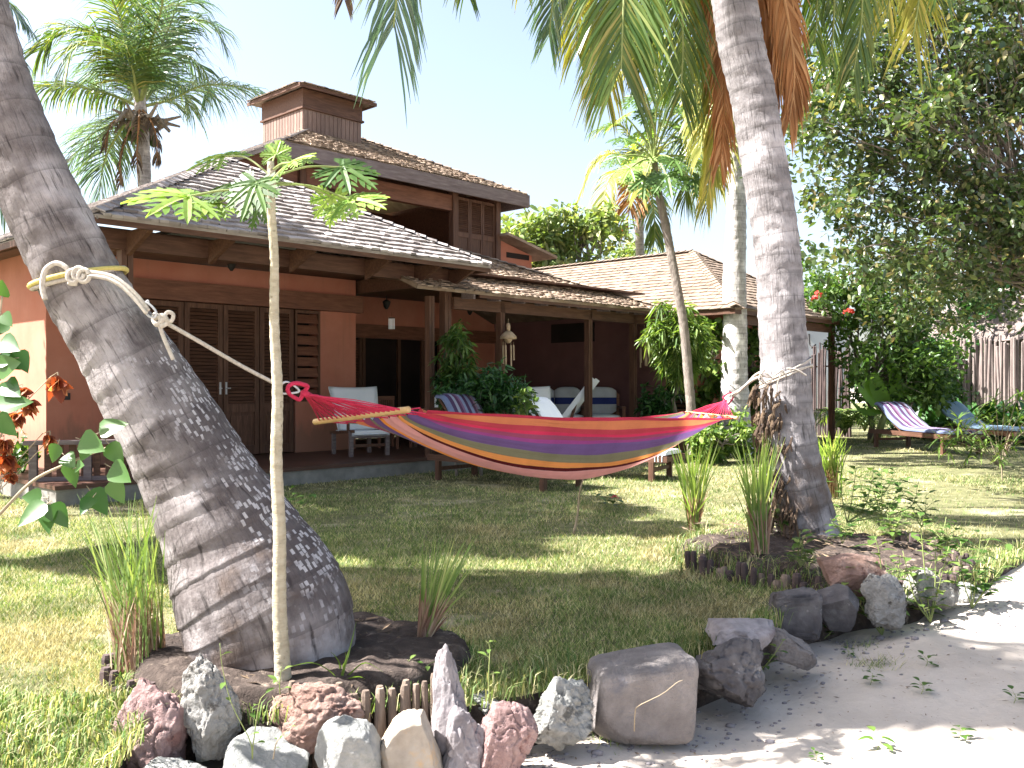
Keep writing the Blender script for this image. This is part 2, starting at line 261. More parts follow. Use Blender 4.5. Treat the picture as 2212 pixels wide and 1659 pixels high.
# ------------------------------------------------------------- mesh helpers
class MB:
    def __init__(s): s.v = []; s.f = []; s.m = []; s.uv = []; s.cur = 0; s.hasuv = False
    def add(s, vs, fs, uvs=None):
        b = len(s.v); s.v += [tuple(x) for x in vs]
        for i, f in enumerate(fs):
            s.f.append(tuple(b+k for k in f)); s.m.append(s.cur)
            if uvs: s.uv.append(uvs[i]); s.hasuv = True
            else: s.uv.append(None)
        return s
    def box(s, a, b, M=None):
        x0, y0, z0 = a; x1, y1, z1 = b
        vs = [(x0, y0, z0), (x1, y0, z0), (x1, y1, z0), (x0, y1, z0), (x0, y0, z1), (x1, y0, z1), (x1, y1, z1), (x0, y1, z1)]
        if M is not None: vs = [M @ Vector(v) for v in vs]
        return s.add(vs, [(0, 3, 2, 1), (4, 5, 6, 7), (0, 1, 5, 4), (1, 2, 6, 5), (2, 3, 7, 6), (3, 0, 4, 7)])
    def beam(s, p, q, w, h, up=ZZ):
        p = Vector(p); q = Vector(q); d = (q-p); L = d.length; d.normalize(); sd = d.cross(up)
        if sd.length < 1e-4: sd = d.cross(Vector((1, 0, 0)))
        sd.normalize(); u = sd.cross(d)
        M = Matrix(((d.x, sd.x, u.x, p.x), (d.y, sd.y, u.y, p.y), (d.z, sd.z, u.z, p.z), (0, 0, 0, 1)))
        return s.box((0, -w/2, -h/2), (L, w/2, h/2), M)
    def tube(s, pts, rad, n=8, cap=True, uv=False):
        pts = [Vector(p) for p in pts]; k = len(pts)
        if not hasattr(rad, '__len__'): rad = [rad]*k
        vs = []; ref = None; L = 0
        lens = []
        for i, p in enumerate(pts):
            t = (pts[min(i+1, k-1)]-pts[max(i-1, 0)])
            if t.length < 1e-9: t = ZZ.copy()
            t.normalize()
            if ref is None:
                ref = t.cross(Vector((0, 1, 0)) if abs(t.y) < .9 else Vector((1, 0, 0))).normalized()
            ref = (ref - t*ref.dot(t)).normalized(); bn = t.cross(ref)
            if i: L += (p-pts[i-1]).length
            lens.append(L)
            for j in range(n):
                a = 2*math.pi*j/n; vs.append(p+(ref*math.cos(a)+bn*math.sin(a))*rad[i])
        fs = []; us = []
        for i in range(k-1):
            for j in range(n):
                j2 = (j+1) % n; fs.append((i*n+j, i*n+j2, (i+1)*n+j2, (i+1)*n+j))
                us.append(((j/n, lens[i]), ((j+1)/n, lens[i]), ((j+1)/n, lens[i+1]), (j/n, lens[i+1])))
        if cap:
            fs.append(tuple(range(n))[::-1]); fs.append(tuple((k-1)*n+j for j in range(n)))
            us.append(tuple((0, 0) for _ in range(n))); us.append(tuple((0, 0) for _ in range(n)))
        return s.add(vs, fs, us if uv else None)
    def poly(s, pts, th=None, nrm=None):
        """flat polygon, th = thickness along -nrm"""
        pts = [Vector(p) for p in pts]; n = len(pts)
        if th is None: return s.add(pts, [tuple(range(n))])
        if nrm is None: nrm = (pts[1]-pts[0]).cross(pts[2]-pts[0]).normalized()
        q = [p-nrm*th for p in pts]
        return s.add(pts+q, [tuple(range(n)), tuple(range(n, 2*n))[::-1]]+[(i, i+n, (i+1) % n+n, (i+1) % n) for i in range(n)])
    def build(s, name, mats, parent=None, smooth=False, loc=None):
        me = bpy.data.meshes.new(name); me.from_pydata(s.v, [], s.f); 
        if not isinstance(mats, (list, tuple)): mats = [mats]
        for m in mats: me.materials.append(MATS[m])
        me.polygons.foreach_set('material_index', s.m)
        if smooth: me.polygons.foreach_set('use_smooth', [True]*len(s.f))
        if s.hasuv:
            ul = me.uv_layers.new(name='UVMap'); fl = []
            for f, u in zip(s.f, s.uv):
                for k in range(len(f)): fl += list(u[k]) if u else [0.0, 0.0]
            ul.data.foreach_set('uv', fl)
        me.update()
        o = bpy.data.objects.new(name, me); C.objects.link(o)
        if loc is not None: recenter(o, loc)
        if parent: o.parent = parent
        return o
def recenter(o, loc):
    """move the object's origin to loc, leaving the shape where it is"""
    loc = Vector(loc); o.data.transform(Matrix.Translation(-loc)); o.location = loc
def npmesh(name, V, Fc, mats, parent=None, mi=None, smooth=False, loc=None):
    V = np.asarray(V, dtype=np.float32).reshape(-1, 3); Fc = np.asarray(Fc, dtype=np.int32); k = Fc.shape[1]
    if loc is not None: V = V-np.array(loc, dtype=np.float32)
    me = bpy.data.meshes.new(name); me.vertices.add(len(V)); me.vertices.foreach_set('co', V.ravel())
    me.loops.add(Fc.size); me.loops.foreach_set('vertex_index', Fc.ravel())
    me.polygons.add(len(Fc)); me.polygons.foreach_set('loop_start', np.arange(0, Fc.size, k, dtype=np.int32))
    if not isinstance(mats, (list, tuple)): mats = [mats]
    for m in mats: me.materials.append(MATS[m])
    if mi is not None: me.polygons.foreach_set('material_index', np.asarray(mi, dtype=np.int32))
    me.update(calc_edges=True)
    if smooth: me.polygons.foreach_set('use_smooth', np.ones(len(Fc), dtype=bool))
    o = bpy.data.objects.new(name, me); C.objects.link(o)
    if loc is not None: o.location = loc
    if parent: o.parent = parent
    return o
def thing(name, label, cat, loc=(0, 0, 0), rz=0, group=None):
    o = bpy.data.objects.new(name, None); C.objects.link(o); o.location = loc; o.rotation_euler = (0, 0, rz)
    o.empty_display_size = .1; o['label'] = label; o['category'] = cat
    if group: o['group'] = group
    return o
def tag(o, label, cat, group=None):
    o['label'] = label; o['category'] = cat
    if group: o['group'] = group
    return o
def struct(o): o['kind'] = 'structure'; return o
def stuff(o, label, cat): o['kind'] = 'stuff'; o['label'] = label; o['category'] = cat; return o
def W(o, parent):
    """parent a world-coordinate mesh to an (unrotated) thing, keeping its place"""
    l = Vector(parent.location); o.data.transform(Matrix.Translation(-l)); o.parent = parent; return o
def smooth_path(pts, n):
    """Catmull-Rom through points (any tuple length)"""
    P = [np.array(p, dtype=float) for p in pts]; P = [2*P[0]-P[1]]+P+[2*P[-1]-P[-2]]; out = []
    segs = len(P)-3
    for i in range(n+1):
        x = i/n*segs; k = min(int(x), segs-1); t = x-k; a, b, c, d = P[k:k+4]
        out.append(.5*((2*b)+(c-a)*t+(2*a-5*b+4*c-d)*t*t+(3*b-a-3*c+d)*t**3))
    return out
# ---- leaves
def unit(a): return a/np.maximum(np.linalg.norm(a, axis=-1, keepdims=True), 1e-9)
def leaves(P, D, L, Wd, fold=.25, up=None, droop=.15):
    """n leaves of two folded quads: P base points, D directions, L lengths, Wd widths -> V,F"""
    n = len(P); D = unit(D); up = RNG.normal(size=(n, 3))*.6+np.array([0, 0, 1.0]) if up is None else up
    Sd = unit(np.cross(D, up)); Nn = np.cross(Sd, D)
    L = L[:, None]; w = Wd[:, None]/2
    dz = np.array([0, 0, -1.0])*droop*L
    tip = P+D*L+dz
    a = P+D*L*.3+dz*.2; b = P+D*L*.7+dz*.6
    V = np.stack([P, a+Sd*w+Nn*w*fold, b+Sd*w*.8+Nn*w*fold, tip, b-Sd*w*.8+Nn*w*fold, a-Sd*w+Nn*w*fold], axis=1)
    base = (np.arange(n)*6)[:, None]
    Fc = np.concatenate([base+np.array([0, 1, 2, 3]), base+np.array([0, 3, 4, 5])], axis=0)
    return V.reshape(-1, 3), Fc
def cloud(centers, radii, per, L, Wd, outward=.6, jitter=.3, droop=.15, hollow=.0):
    """leaves scattered round clump centres"""
    cs = np.repeat(np.asarray(centers, dtype=float), per, axis=0); n = len(cs)
    r = np.repeat(np.asarray(radii, dtype=float), per, axis=0)
    off = RNG.normal(size=(n, 3)); off = unit(off)*(RNG.random((n, 1))**.5)*(1-hollow)+unit(off)*hollow
    off = off*r.reshape(n, -1)
    D = unit(off)*outward+RNG.normal(size=(n, 3))*.5
    return leaves(cs+off, D, L*(1+jitter*RNG.normal(size=n)).clip(.5, 1.6), Wd*(1+jitter*RNG.normal(size=n)).clip(.5, 1.6), droop=droop)
def limb(mb, p, q, r0, r1, wob=.1, n=7, k=6):
    p = Vector(p); q = Vector(q); L = (q-p).length; pts = []
    for i in range(k+1):
        t = i/k; j = Vector((rnd(-1, 1), rnd(-1, 1), rnd(-.6, .6)))*wob*L*(math.sin(math.pi*t)*.6)
        pts.append(p.lerp(q, t)+j+ZZ*math.sin(math.pi*t)*L*.06)
    mb.tube(pts, [r0+(r1-r0)*i/k for i in range(k+1)], n); return pts
# ------------------------------------------------------------- ground
def sstep(a, b, x):
    t = np.clip((x-a)/(b-a), 0, 1); return t*t*(3-2*t)
def vnoise(x, y, s, seed):
    """smooth value noise, numpy"""
    r = np.random.default_rng(seed); G = r.random((64, 64)); x = x/s+1000.3; y = y/s+1000.7
    xi = np.floor(x).astype(int); yi = np.floor(y).astype(int); fx = x-xi; fy = y-yi
    fx = fx*fx*(3-2*fx); fy = fy*fy*(3-2*fy)
    g = lambda a, b: G[a % 64, b % 64]
    return (g(xi, yi)*(1-fx)+g(xi+1, yi)*fx)*(1-fy)+(g(xi, yi+1)*(1-fx)+g(xi+1, yi+1)*fx)*fy
def sand_z(x, y):
    z = -.25+.235*sstep(.9, 4.6, np.asarray(x, dtype=float))
    z = z+(vnoise(x, y, .55, 1)-.5)*.065+(vnoise(x, y, .2, 2)-.5)*.035
    return np.minimum(z, -.008)
def sz(x, y): return float(sand_z(np.array([x]), np.array([y]))[0])
xs = np.concatenate([[-300, -80, -30, -12], np.arange(-6, 10.01, .07), [11, 13, 16, 30, 80, 300]])
ys = np.concatenate([[-200, -40, -10, -4], np.arange(0, 14.01, .07), [15, 17, 20, 40, 100, 400]])
GX, GY = np.meshgrid(xs, ys); GZ = sand_z(GX, GY)
nx, ny = len(xs), len(ys); idx = np.arange(nx*ny).reshape(ny, nx)
Fq = np.stack([idx[:-1, :-1], idx[:-1, 1:], idx[1:, 1:], idx[1:, :-1]], -1).reshape(-1, 4)
g = npmesh('ground', np.stack([GX, GY, GZ], -1), Fq, 'sand', smooth=True); struct(g)
EDGE = [(-60, .9), (-6, .9), (-1.6, 1.0), (-1.5, 2.8), (-1.58, 3.8), (-1.4, 4.2), (-.5, 4.2), (-.2, 4.12), (.22, 4.36), (.8, 4.7), (1.3, 5.15), (1.75, 5.75),
        (2.2, 6.05), (2.75, 6.2), (3.4, 6.7), (4.3, 7.7), (5.6, 9.2), (8.5, 11.2), (14, 14), (60, 24), (60, 70), (-60, 70)]
def inside(x, y, poly):
    x = np.asarray(x); y = np.asarray(y); r = np.zeros(x.shape, bool); n = len(poly)
    for i in range(n):
        x0, y0 = poly[i]; x1, y1 = poly[(i+1) % n]
        if y0 == y1: continue
        c = ((y0 > y) != (y1 > y)) & (x < (x1-x0)*(y-y0)/(y1-y0)+x0); r ^= c
    return r
b = MB(); b.poly([(x, y, 0) for x, y in EDGE], .32, ZZ); lw = struct(b.build('lawn', ['turf', 'soil'])); lw.data.polygons.foreach_set('material_index', [0 if p.normal.z > .5 else 1 for p in lw.data.polygons])
# raised soil beds
BED1 = (-1.08, 4.7, .86, .72); BED2 = (2.47, 7.55, 1.1, 1.25)
def bed(name, B, h, prof=.25):
    cx, cy, rx, ry = B; V = []; Fc = []; nr, na = 34, 150
    for i in range(nr+1):
        r = i/nr
        for j in range(na):
            a = 2*math.pi*j/na; k = r*(1+.04*math.sin(3*a+1))
            x, y = cx+rx*k*math.cos(a), cy+ry*k*math.sin(a)
            z = h*(1-max(0, (r-(1-prof))/prof)**2)+.05*(vnoise(np.array([x]), np.array([y]), .16, 5)[0]-.5)+.03*(vnoise(np.array([x]), np.array([y]), .06, 6)[0]-.5)
            if i == nr: z = -.05
            V.append((x, y, z))
    for i in range(nr):
        for j in range(na): Fc.append((i*na+j, i*na+(j+1) % na, (i+1)*na+(j+1) % na, (i+1)*na+j)[::-1])
    return struct(npmesh(name, V, Fc, 'soil', smooth=True))
bed('soil_bed', BED1, .12, .1); bed('soil_bed', BED2, .11, .3)
def in_bed(x, y, m=1.0):
    r = np.zeros(np.shape(x), bool)
    for cx, cy, rx, ry in (BED1, BED2): r |= ((x-cx)/(rx*m))**2+((y-cy)/(ry*m))**2 < 1
    return r

# ------------------------------------------------------------- roofs of wooden shingles
def shingle_rows(mb, O, Uv, Tv, edges, T, e=.17, w=.13, th=.022, lap=1.5, rag=.012, wob=0.0):
    """O origin, Uv along the eave, Tv up the slope (unit), edges(t)->(s0,s1), T slope length"""
    O = Vector(O); Uv = Vector(Uv).normalized(); Tv = Vector(Tv).normalized(); Nn = Uv.cross(Tv).normalized()
    if Nn.z < 0: Nn = -Nn
    r = 0; t = 0.0
    while t < T-.02:
        s0, s1 = edges(t+e*.5); off = rnd(0, w)
        s = s0-off
        sag = [rnd(-wob, wob) for _ in range(4)]
        while s < s1:
            ww = w*rnd(.7, 1.3); a = max(s+.003, s0); c = min(s+ww-.003, s1); s += ww
            if c-a < .015: continue
            t0 = t+rnd(-rag, rag)+sag[0]*math.sin(s*1.3+r); t1 = min(t0+e*lap, T+.05)
            h0 = th*rnd(.8, 1.3)+.012; h1 = .004; x0 = rnd(-.002, .002)*3
            p = [O+Uv*a+Tv*t0, O+Uv*c+Tv*t0, O+Uv*c+Tv*t1, O+Uv*a+Tv*t1]
            top = [p[0]+Nn*(h0+x0), p[1]+Nn*(h0-x0), p[2]+Nn*h1, p[3]+Nn*h1]
            bot = [p[0]+Nn*(h0-th), p[1]+Nn*(h0-th), p[2]-Nn*.0, p[3]-Nn*.0]
            mb.add(top+bot, [(0, 1, 2, 3), (0, 4, 5, 1), (1, 5, 6, 2), (3, 7, 4, 0)])
        t += e; r += 1
def slope_roof(mb, quad, e, w, th=.022, **k):
    """quad: eave-left, eave-right, top-right, top-left (top may be one point twice); adds slab + shingles"""
    a, b, c, d = [Vector(p) for p in quad]
    U = (b-a).normalized(); n = U.cross(d-a).normalized()
    if n.z < 0: n = -n
    Tv = n.cross(U).normalized()
    if Tv.z < 0: Tv = -Tv
    pts = [a, b, c, d] if (c-d).length > .02 else [a, b, c]
    mb.poly(pts if U.cross((c-a)).dot(n) > 0 else pts[::-1], .05, n)
    T = max((c-a).dot(Tv), (d-a).dot(Tv)); tl, tr = (d-a).dot(Tv), (c-a).dot(Tv); sl, sr, sb = (d-a).dot(U), (c-a).dot(U), (b-a).length
    def edges(t):
        x0 = sl*min(t/tl, 1); x1 = sb+(sr-sb)*min(t/tr, 1); return x0-.01, x1+.01
    shingle_rows(mb, a-Tv*.04, U, Tv, edges, T+.04, e, w, th, **k)
def ridge_caps(mb, p, q, w=.12, L=.22, th=.02):
    p = Vector(p); q = Vector(q); n = int((q-p).length/L*1.15); d = (q-p).normalized(); sd = d.cross(ZZ).normalized()
    for i in range(n):
        a = p.lerp(q, i/n); c = a+d*L; 
        for s in (1, -1):
            o = sd*s*w; dn = ZZ*w*.42
            up = ZZ*(th+.035)
            mb.add([a+up, a+o-dn+up, c+o-dn+up*.6, c+up*.6, a+up-ZZ*th, a+o-dn+up-ZZ*th], [(0, 1, 2, 3) if s < 0 else (3, 2, 1, 0), (0, 4, 5, 1) if s < 0 else (1, 5, 4, 0)])
def louvre(mb, u0, u1, z0, z1, v, n, d=.03, t=.012, tilt=.6):
    for i in range(n):
        z = z0+(z1-z0)*(i+.5)/n; h = (z1-z0)/n*.8
        mb.add([(u0, v, z-h/2), (u1, v, z-h/2), (u1, v+d, z+h/2), (u0, v+d, z+h/2), (u0, v+t, z-h/2-.004), (u1, v+t, z-h/2-.004), (u1, v+d+t, z+h/2-.004), (u0, v+d+t, z+h/2-.004)],
               [(0, 1, 2, 3), (7, 6, 5, 4), (0, 4, 5, 1), (3, 2, 6, 7)])

HRZ = math.atan2(DU.y, DU.x)
house = thing('house', 'large terracotta wooden-roofed villa with louvred doors, open veranda and roof cupola', 'house', P0, HRZ)
bx = lambda a, c: MB().box(a, c)
bx((-4.0, .02, -.1), (8.4, 4.9, .2)).build('platform', 'concrete', house)
bx((-4.02, 0, .2), (8.42, 4.88, .25)).build('veranda_floor', 'platform_top', house)
w = MB()
w.box((-3.23, 2.5, -.1), (-1.85, 2.72, 3.37)); w.box((-1.85, 2.5, 3.0), (2.2, 2.72, 3.37)); w.box((.9, 2.5, .25), (1.42, 2.72, 1.14)); w.box((1.42, 2.5, .25), (2.2, 2.72, 3.0))
w.box((1.98, 2.72, .25), (2.2, 4.9, 3.37)); w.box((-3.23, 2.72, -.1), (-3.03, 9, 3.6))
w.build('wall', 'plaster', house)
w = MB(); w.box((2.2, 4.9, 2.5), (8.29, 5.1, 3.37)); w.box((6.55, 4.9, .25), (8.29, 5.1, 2.5)); w.box((2.2, 4.9, .25), (2.75, 5.1, 2.5)); w.build('wall', 'plaster', house)
w = MB(); w.box((8.3, -.12, .0), (8.5, 4.9, 3.2)); w.build('wall', 'plaster_dark', house)['label'] = 'end wall of the veranda, deep shade put into its plaster colour'
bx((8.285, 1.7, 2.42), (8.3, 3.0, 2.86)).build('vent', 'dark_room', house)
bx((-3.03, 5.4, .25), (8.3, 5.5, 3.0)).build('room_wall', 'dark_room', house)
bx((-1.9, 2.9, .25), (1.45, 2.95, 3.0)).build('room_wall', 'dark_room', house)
bx((-3.5, .3, 3.385), (8.28, 5.2, 3.42)).build('ceiling', 'wood', house)
bx((-2.08, 2.36, 2.76), (2.27, 2.5, 3.06)).build('lintel', 'wood_red', house)
bx((2.2, 4.8, 2.46), (8.28, 4.9, 2.76)).build('lintel', 'wood_red', house)
# louvred folding doors
wd = (0.87+1.83)/4
for i in range(4):
    u0 = -1.83+wd*i+.008; u1 = u0+wd-.016; d = MB()
    for a, c in (((u0, 2.5, .27), (u0+.085, 2.56, 2.75)), ((u1-.085, 2.5, .27), (u1, 2.56, 2.75)), ((u0+.085, 2.5, 2.67), (u1-.085, 2.56, 2.75)), ((u0+.085, 2.5, .98), (u1-.085, 2.56, 1.12)), ((u0+.085, 2.5, .27), (u1-.085, 2.56, .42))): d.box(a, c)
    d.box((u0+.085, 2.53, .42), (u1-.085, 2.55, .98)); d.box((u0+.14, 2.515, .48), (u1-.14, 2.53, .92))
    door = d.build('door', 'wood_vert', house)
    l = MB(); louvre(l, u0+.085, u1-.085, 1.12, 2.67, 2.512, 27); l.build('louvres', 'wood', door)
    if i in (1, 2):
        k = MB(); uu = u1-.045 if i == 1 else u0+.045
        k.box((uu-.015, 2.488, 1.28), (uu+.015, 2.5, 1.48)); k.tube([(uu, 2.49, 1.38), (uu, 2.44, 1.38), (uu-.05 if i == 1 else uu+.05, 2.44, 1.38)], .009, 6); k.build('handle', 'metal', door)
wn = MB(); wn.box((.9, 2.5, 1.14), (.94, 2.56, 2.75)).box((1.38, 2.5, 1.14), (1.42, 2.56, 2.75)).box((.94, 2.5, 2.7), (1.38, 2.56, 2.75)).box((.94, 2.5, 1.14), (1.38, 2.56, 1.18))
win = wn.build('window', 'wood_vert', house)
l = MB(); louvre(l, .94, 1.38, 1.18, 2.7, 2.5, 8, d=.06); l.build('louvres', 'wood_red', win)
bx((1.62, 2.49, 1.24), (1.8, 2.5, 1.33)).build('switch_plate', 'black', house)
MB().box((1.65, 2.486, 1.26), (1.7, 2.49, 1.31)).box((1.72, 2.486, 1.26), (1.77, 2.49, 1.31)).build('switch', 'metal', house)
bx((-3.02, 2.49, 1.22), (-2.9, 2.5, 1.32)).build('switch_plate', 'black', house)
# posts and beams
for u in (-3.11, 2.34): MB().box((u-.07, .13, .25), (u+.0, .27, 3.13)).box((u+.012, .13, .25), (u+.08, .27, 3.13)).build('post', 'wood_vert', house)
for u in (1.92, 3.6, 6.1, 7.6): MB().box((u-.055, .06, .25), (u-.006, .18, 2.9)).box((u+.006, .06, .25), (u+.055, .18, 2.9)).build('post', 'wood_vert', house)
bx((-3.7, .1, 3.13), (2.6, .28, 3.37)).build('beam', 'wood', house)
bx((-3.19, .28, 3.13), (-3.03, 2.5, 3.37)).build('beam', 'wood', house)
bx((2.26, .28, 3.13), (2.42, 4.9, 3.37)).build('beam', 'wood', house)
bx((2.42, .06, 2.72), (8.3, .18, 2.92)).build('beam', 'wood', house)
for u in (-3.1, -2.0, -.75, .6, 1.6, 2.34):
    MB().poly([(u-.03, .1, 3.36), (u-.03, -.5, 3.36), (u-.03, -.5, 3.3), (u-.03, .1, 3.06)], .06, Vector((-1, 0, 0))).build('bracket', 'wood', house)
for u in np.arange(2.6, 8.2, .62):
    MB().poly([(u-.02, .06, 3.08), (u-.02, -.24, 2.97), (u-.02, -.24, 2.88), (u-.02, .06, 2.9)], .045, Vector((-1, 0, 0))).build('rafter_end', 'wood_grey', house)
# main roof
rf = MB()
pk = (-.42, 2.47, 5.12)
slope_roof(rf, [(-3.8, -.6, 3.4), (2.65, -.6, 3.4), pk, pk], .185, .14, .036, rag=.02, wob=.012)
slope_roof(rf, [(2.65, -.6, 3.4), (2.65, 3.0, 3.4), (-.42, 3.0, 5.12), pk], .2, .16)
# big left slope (lies on one plane)
pl = lambda u: 3.4+.51*(u+3.8)
L0, L1, L2, L3 = (-3.8, -.6, 3.4), (-.42, 2.47, pl(-.42)), (.75, 2.6, pl(.75)), (3.1, 5.3, pl(3.1))
n_ = Vector((-.51, 0, 1)).normalized()
rf.poly([(-3.8, 11, 3.4), L0, L1, L2, L3], .06, n_)
Tl = 6.9*math.sqrt(1+.51**2)
def ledge(t):
    u = -3.8+t/math.sqrt(1+.51**2)
    if u < -.42: v0 = -.6+(u+3.8)/3.38*3.07
    elif u < .75: v0 = 2.47+(u+.42)/1.17*.13
    else: v0 = 2.6+(u-.75)/2.35*2.7
    return v0-.02, 11-(u+3.8)/6.9*5.7
shingle_rows(rf, (-3.8, 0, 3.4), (0, 1, 0), (1, 0, .51), ledge, Tl, .2, .16)
ridge_caps(rf, (-3.8, -.6, 3.43), (-.42, 2.47, 5.15)); ridge_caps(rf, (2.65, -.6, 3.42), (-.42, 2.47, 5.15)); 
roof = rf.build('roof', 'shingle', house)
MB().box((-3.8, -.58, 3.3), (2.65, -.55, 3.385)).box((-3.8, -.55, 3.3), (-3.77, 11, 3.385)).box((2.62, -.55, 3.3), (2.65, 2.9, 3.385)).build('fascia', 'wood', roof)
# upper roof
ur = MB()
E0, E1, T0, T1 = (.75, 2.6, 5.72), (7.0, 2.6, 5.69), (3.1, 5.3, 6.93), (4.35, 5.3, 6.95)
slope_roof(ur, [E0, E1, T1, T0], .15, .11, .02, rag=.04, wob=.02)
slope_roof(ur, [E1, (7.0, 8, 5.69), T1, T1], .15, .13, .02, rag=.03)
ur.poly([T0, T1, (7.0, 8, 5.69), (.9, 8, 5.6)][::-1], .05)
ridge_caps(ur, E1, T1)
uro = ur.build('roof', 'shingle_old', house); uro['label'] = 'mossy upper roof with ragged shingles'
MB().box((.72, 2.53, 5.4), (7.02, 2.58, 5.67)).box((6.97, 2.58, 5.4), (7.02, 8, 5.67)).build('fascia', 'wood_grey', uro)
for u in np.arange(1.2, 6.9, .55): MB().beam((u, 2.6, 5.62), (u, 3.4, 5.9), .06, .1).build('rafter', 'wood', uro)
# upper storey
us = MB()
us.poly([(-1.2, 2.95, 4.4), (1.25, 2.95, 4.4), (1.25, 2.95, 5.66), (.75, 2.95, 5.62), (-.5, 2.95, 5.0)], .1, Vector((0, -1, 0)))
us.box((-1, 2.951, 4.0), (6.4, 3.06, 4.3)); us.box((6.3, 3.06, 3.6), (6.4, 8, 5.7)); us.box((.6, 6.4, 4.0), (6.3, 6.5, 5.6))
us.build('upper_wall', 'wood_red', house)
bx((-1, 3.06, 3.95), (6.3, 6.4, 4.02)).build('upper_floor', 'wood', house)
bx((1.25, 2.9, 5.1), (5.05, 3.05, 5.42)).build('beam', 'wood_red', house)
for u, s in ((1.3, .06), (2.32, .05), (5.07, .07), (6.36, .07)): bx((u-s, 2.86, 3.6), (u+s, 3.0, 5.5)).build('post', 'wood_vert', house)
for a, c in ((1.36, 1.8), (1.82, 2.27)):
    f = MB().box((a, 2.9, 4.2), (a+.05, 2.94, 5.45)).box((c-.05, 2.9, 4.2), (c, 2.94, 5.45)).box((a+.05, 2.9, 5.38), (c-.05, 2.94, 5.45)).build('shutter', 'wood_vert', house)
    l = MB(); louvre(l, a+.05, c-.05, 4.3, 5.38, 2.9, 18); l.build('louvres', 'wood', f)
pw = (6.29-5.14)/3
for i in range(3):
    a = 5.14+pw*i; c = a+pw-.01
    f = MB().box((a, 2.9, 3.9), (a+.045, 2.94, 5.42)).box((c-.045, 2.9, 3.9), (c, 2.94, 5.42)).box((a+.045, 2.9, 5.36), (c-.045, 2.94, 5.42)).box((a+.045, 2.9, 4.58), (c-.045, 2.94, 4.68)).box((a+.045, 2.915, 3.9), (c-.045, 2.93, 4.58)).build('shutter', 'wood_vert', house)
    l = MB(); louvre(l, a+.045, c-.045, 4.68, 5.36, 2.905, 17, d=.02); l.build('louvres', 'wood', f)
for v in (3.9, 5.2): MB().beam((1.4, v, 5.75), (6.3, v, 5.75), .1, .16).build('tie_beam', 'wood', house)
for u in (2.4, 3.6, 4.8): MB().beam((u, 3.0, 5.75), (u, 5.3, 6.75), .07, .12).build('rafter', 'wood_red', house)
# cupola
cu = MB(); u0, u1, v0, v1 = 2.36, 3.8, 4.45, 5.95
cu.box((u0, v0, 6.2), (u1, v1, 7.0))
for i in range(14):
    x = u0+(u1-u0)*(i+.5)/14; cu.box((x-.045, v0-.012, 6.3), (x+.045, v0, 6.98)); y = v0+(v1-v0)*(i+.5)/14; cu.box((u0-.012, y-.045, 6.3), (u0, y+.045, 6.98))
cup = cu.build('cupola', 'wood_tan', house)
MB().box((u0-.05, v0-.05, 7.0), (u1+.05, v1+.05, 7.04)).box((u0-.02, v0-.02, 7.04), (u1+.02, v1+.02, 7.4)).build('cupola_band', 'wood', cup)
a, c, d_, e_ = u0-.24, u1+.24, v0-.24, v1+.24; ap = ((a+c)/2, (d_+e_)/2, 7.72)
cr = MB()
for q in ([(a, d_, 7.42), (c, d_, 7.42), ap, ap], [(a, e_, 7.42), (a, d_, 7.42), ap, ap]): slope_roof(cr, q, .16, .14, .02)
cr.poly([(c, d_, 7.42), (c, e_, 7.42), ap], .04); cr.poly([(c, e_, 7.42), (a, e_, 7.42), ap], .04)
cr.build('cupola_roof', 'shingle_old', cup)
MB().box((a, d_, 7.35), (c, d_+.03, 7.415)).box((a, d_+.03, 7.35), (a+.03, e_, 7.415)).box((c-.03, d_+.03, 7.35), (c, e_, 7.415)).build('cupola_fascia', 'wood', cup)
# lean-to roof over the veranda
rb = MB()
slope_roof(rb, [(1.3, -.3, 3.0), (8.25, -.3, 3.0), (5.05, 2.9, 4.28), (1.3, 2.9, 4.28)], .13, .1, .022, rag=.045, wob=.03)
slope_roof(rb, [(8.25, -.3, 3.0), (8.25, 6, 3.0), (5.05, 6, 4.28), (5.05, 2.9, 4.28)], .16, .13, .02, rag=.03)
ridge_caps(rb, (8.25, -.3, 3.03), (5.05, 2.9, 4.3), .1)
rbo = rb.build('roof', 'shingle_old', house); rbo['label'] = 'low veranda roof with curling brown shingles'
MB().box((2.7, -.28, 2.9), (8.25, -.25, 2.98)).build('fascia', 'wood', rbo)
MB().poly([(6.4, 3.0, 3.5), (7.6, 3.0, 3.4), (7.6, 3.0, 4.42), (6.4, 3.0, 4.7)], 1.5, Vector((0, -1, 0))).build('side_gable', 'plaster', house)
gr = MB(); gr.poly([(6.4, 2.6, 4.78), (8.05, 2.6, 4.42), (8.05, 4.8, 4.42), (6.4, 4.8, 4.78)], .06); gr.build('gable_roof', 'shingle_old', house)
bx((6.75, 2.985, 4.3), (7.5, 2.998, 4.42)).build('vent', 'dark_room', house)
# dark glazed doors at the back of the veranda
for a, c in ((2.78, 3.2), (4.2, 4.28), (5.2, 5.28), (5.9, 5.98), (6.45, 6.53)):
    bx((a, 4.92, .25), (c if c-a < .2 else a+.08, 4.98, 2.5)).build('door_frame', 'wood_vert', house)
f = MB().box((3.5, 4.93, .25), (3.57, 4.97, 2.46)).box((4.12, 4.93, .25), (4.19, 4.97, 2.46)).build('door', 'wood_vert', house)
l = MB(); louvre(l, 3.57, 4.12, .4, 2.42, 4.93, 34); l.build('louvres', 'wood', f)

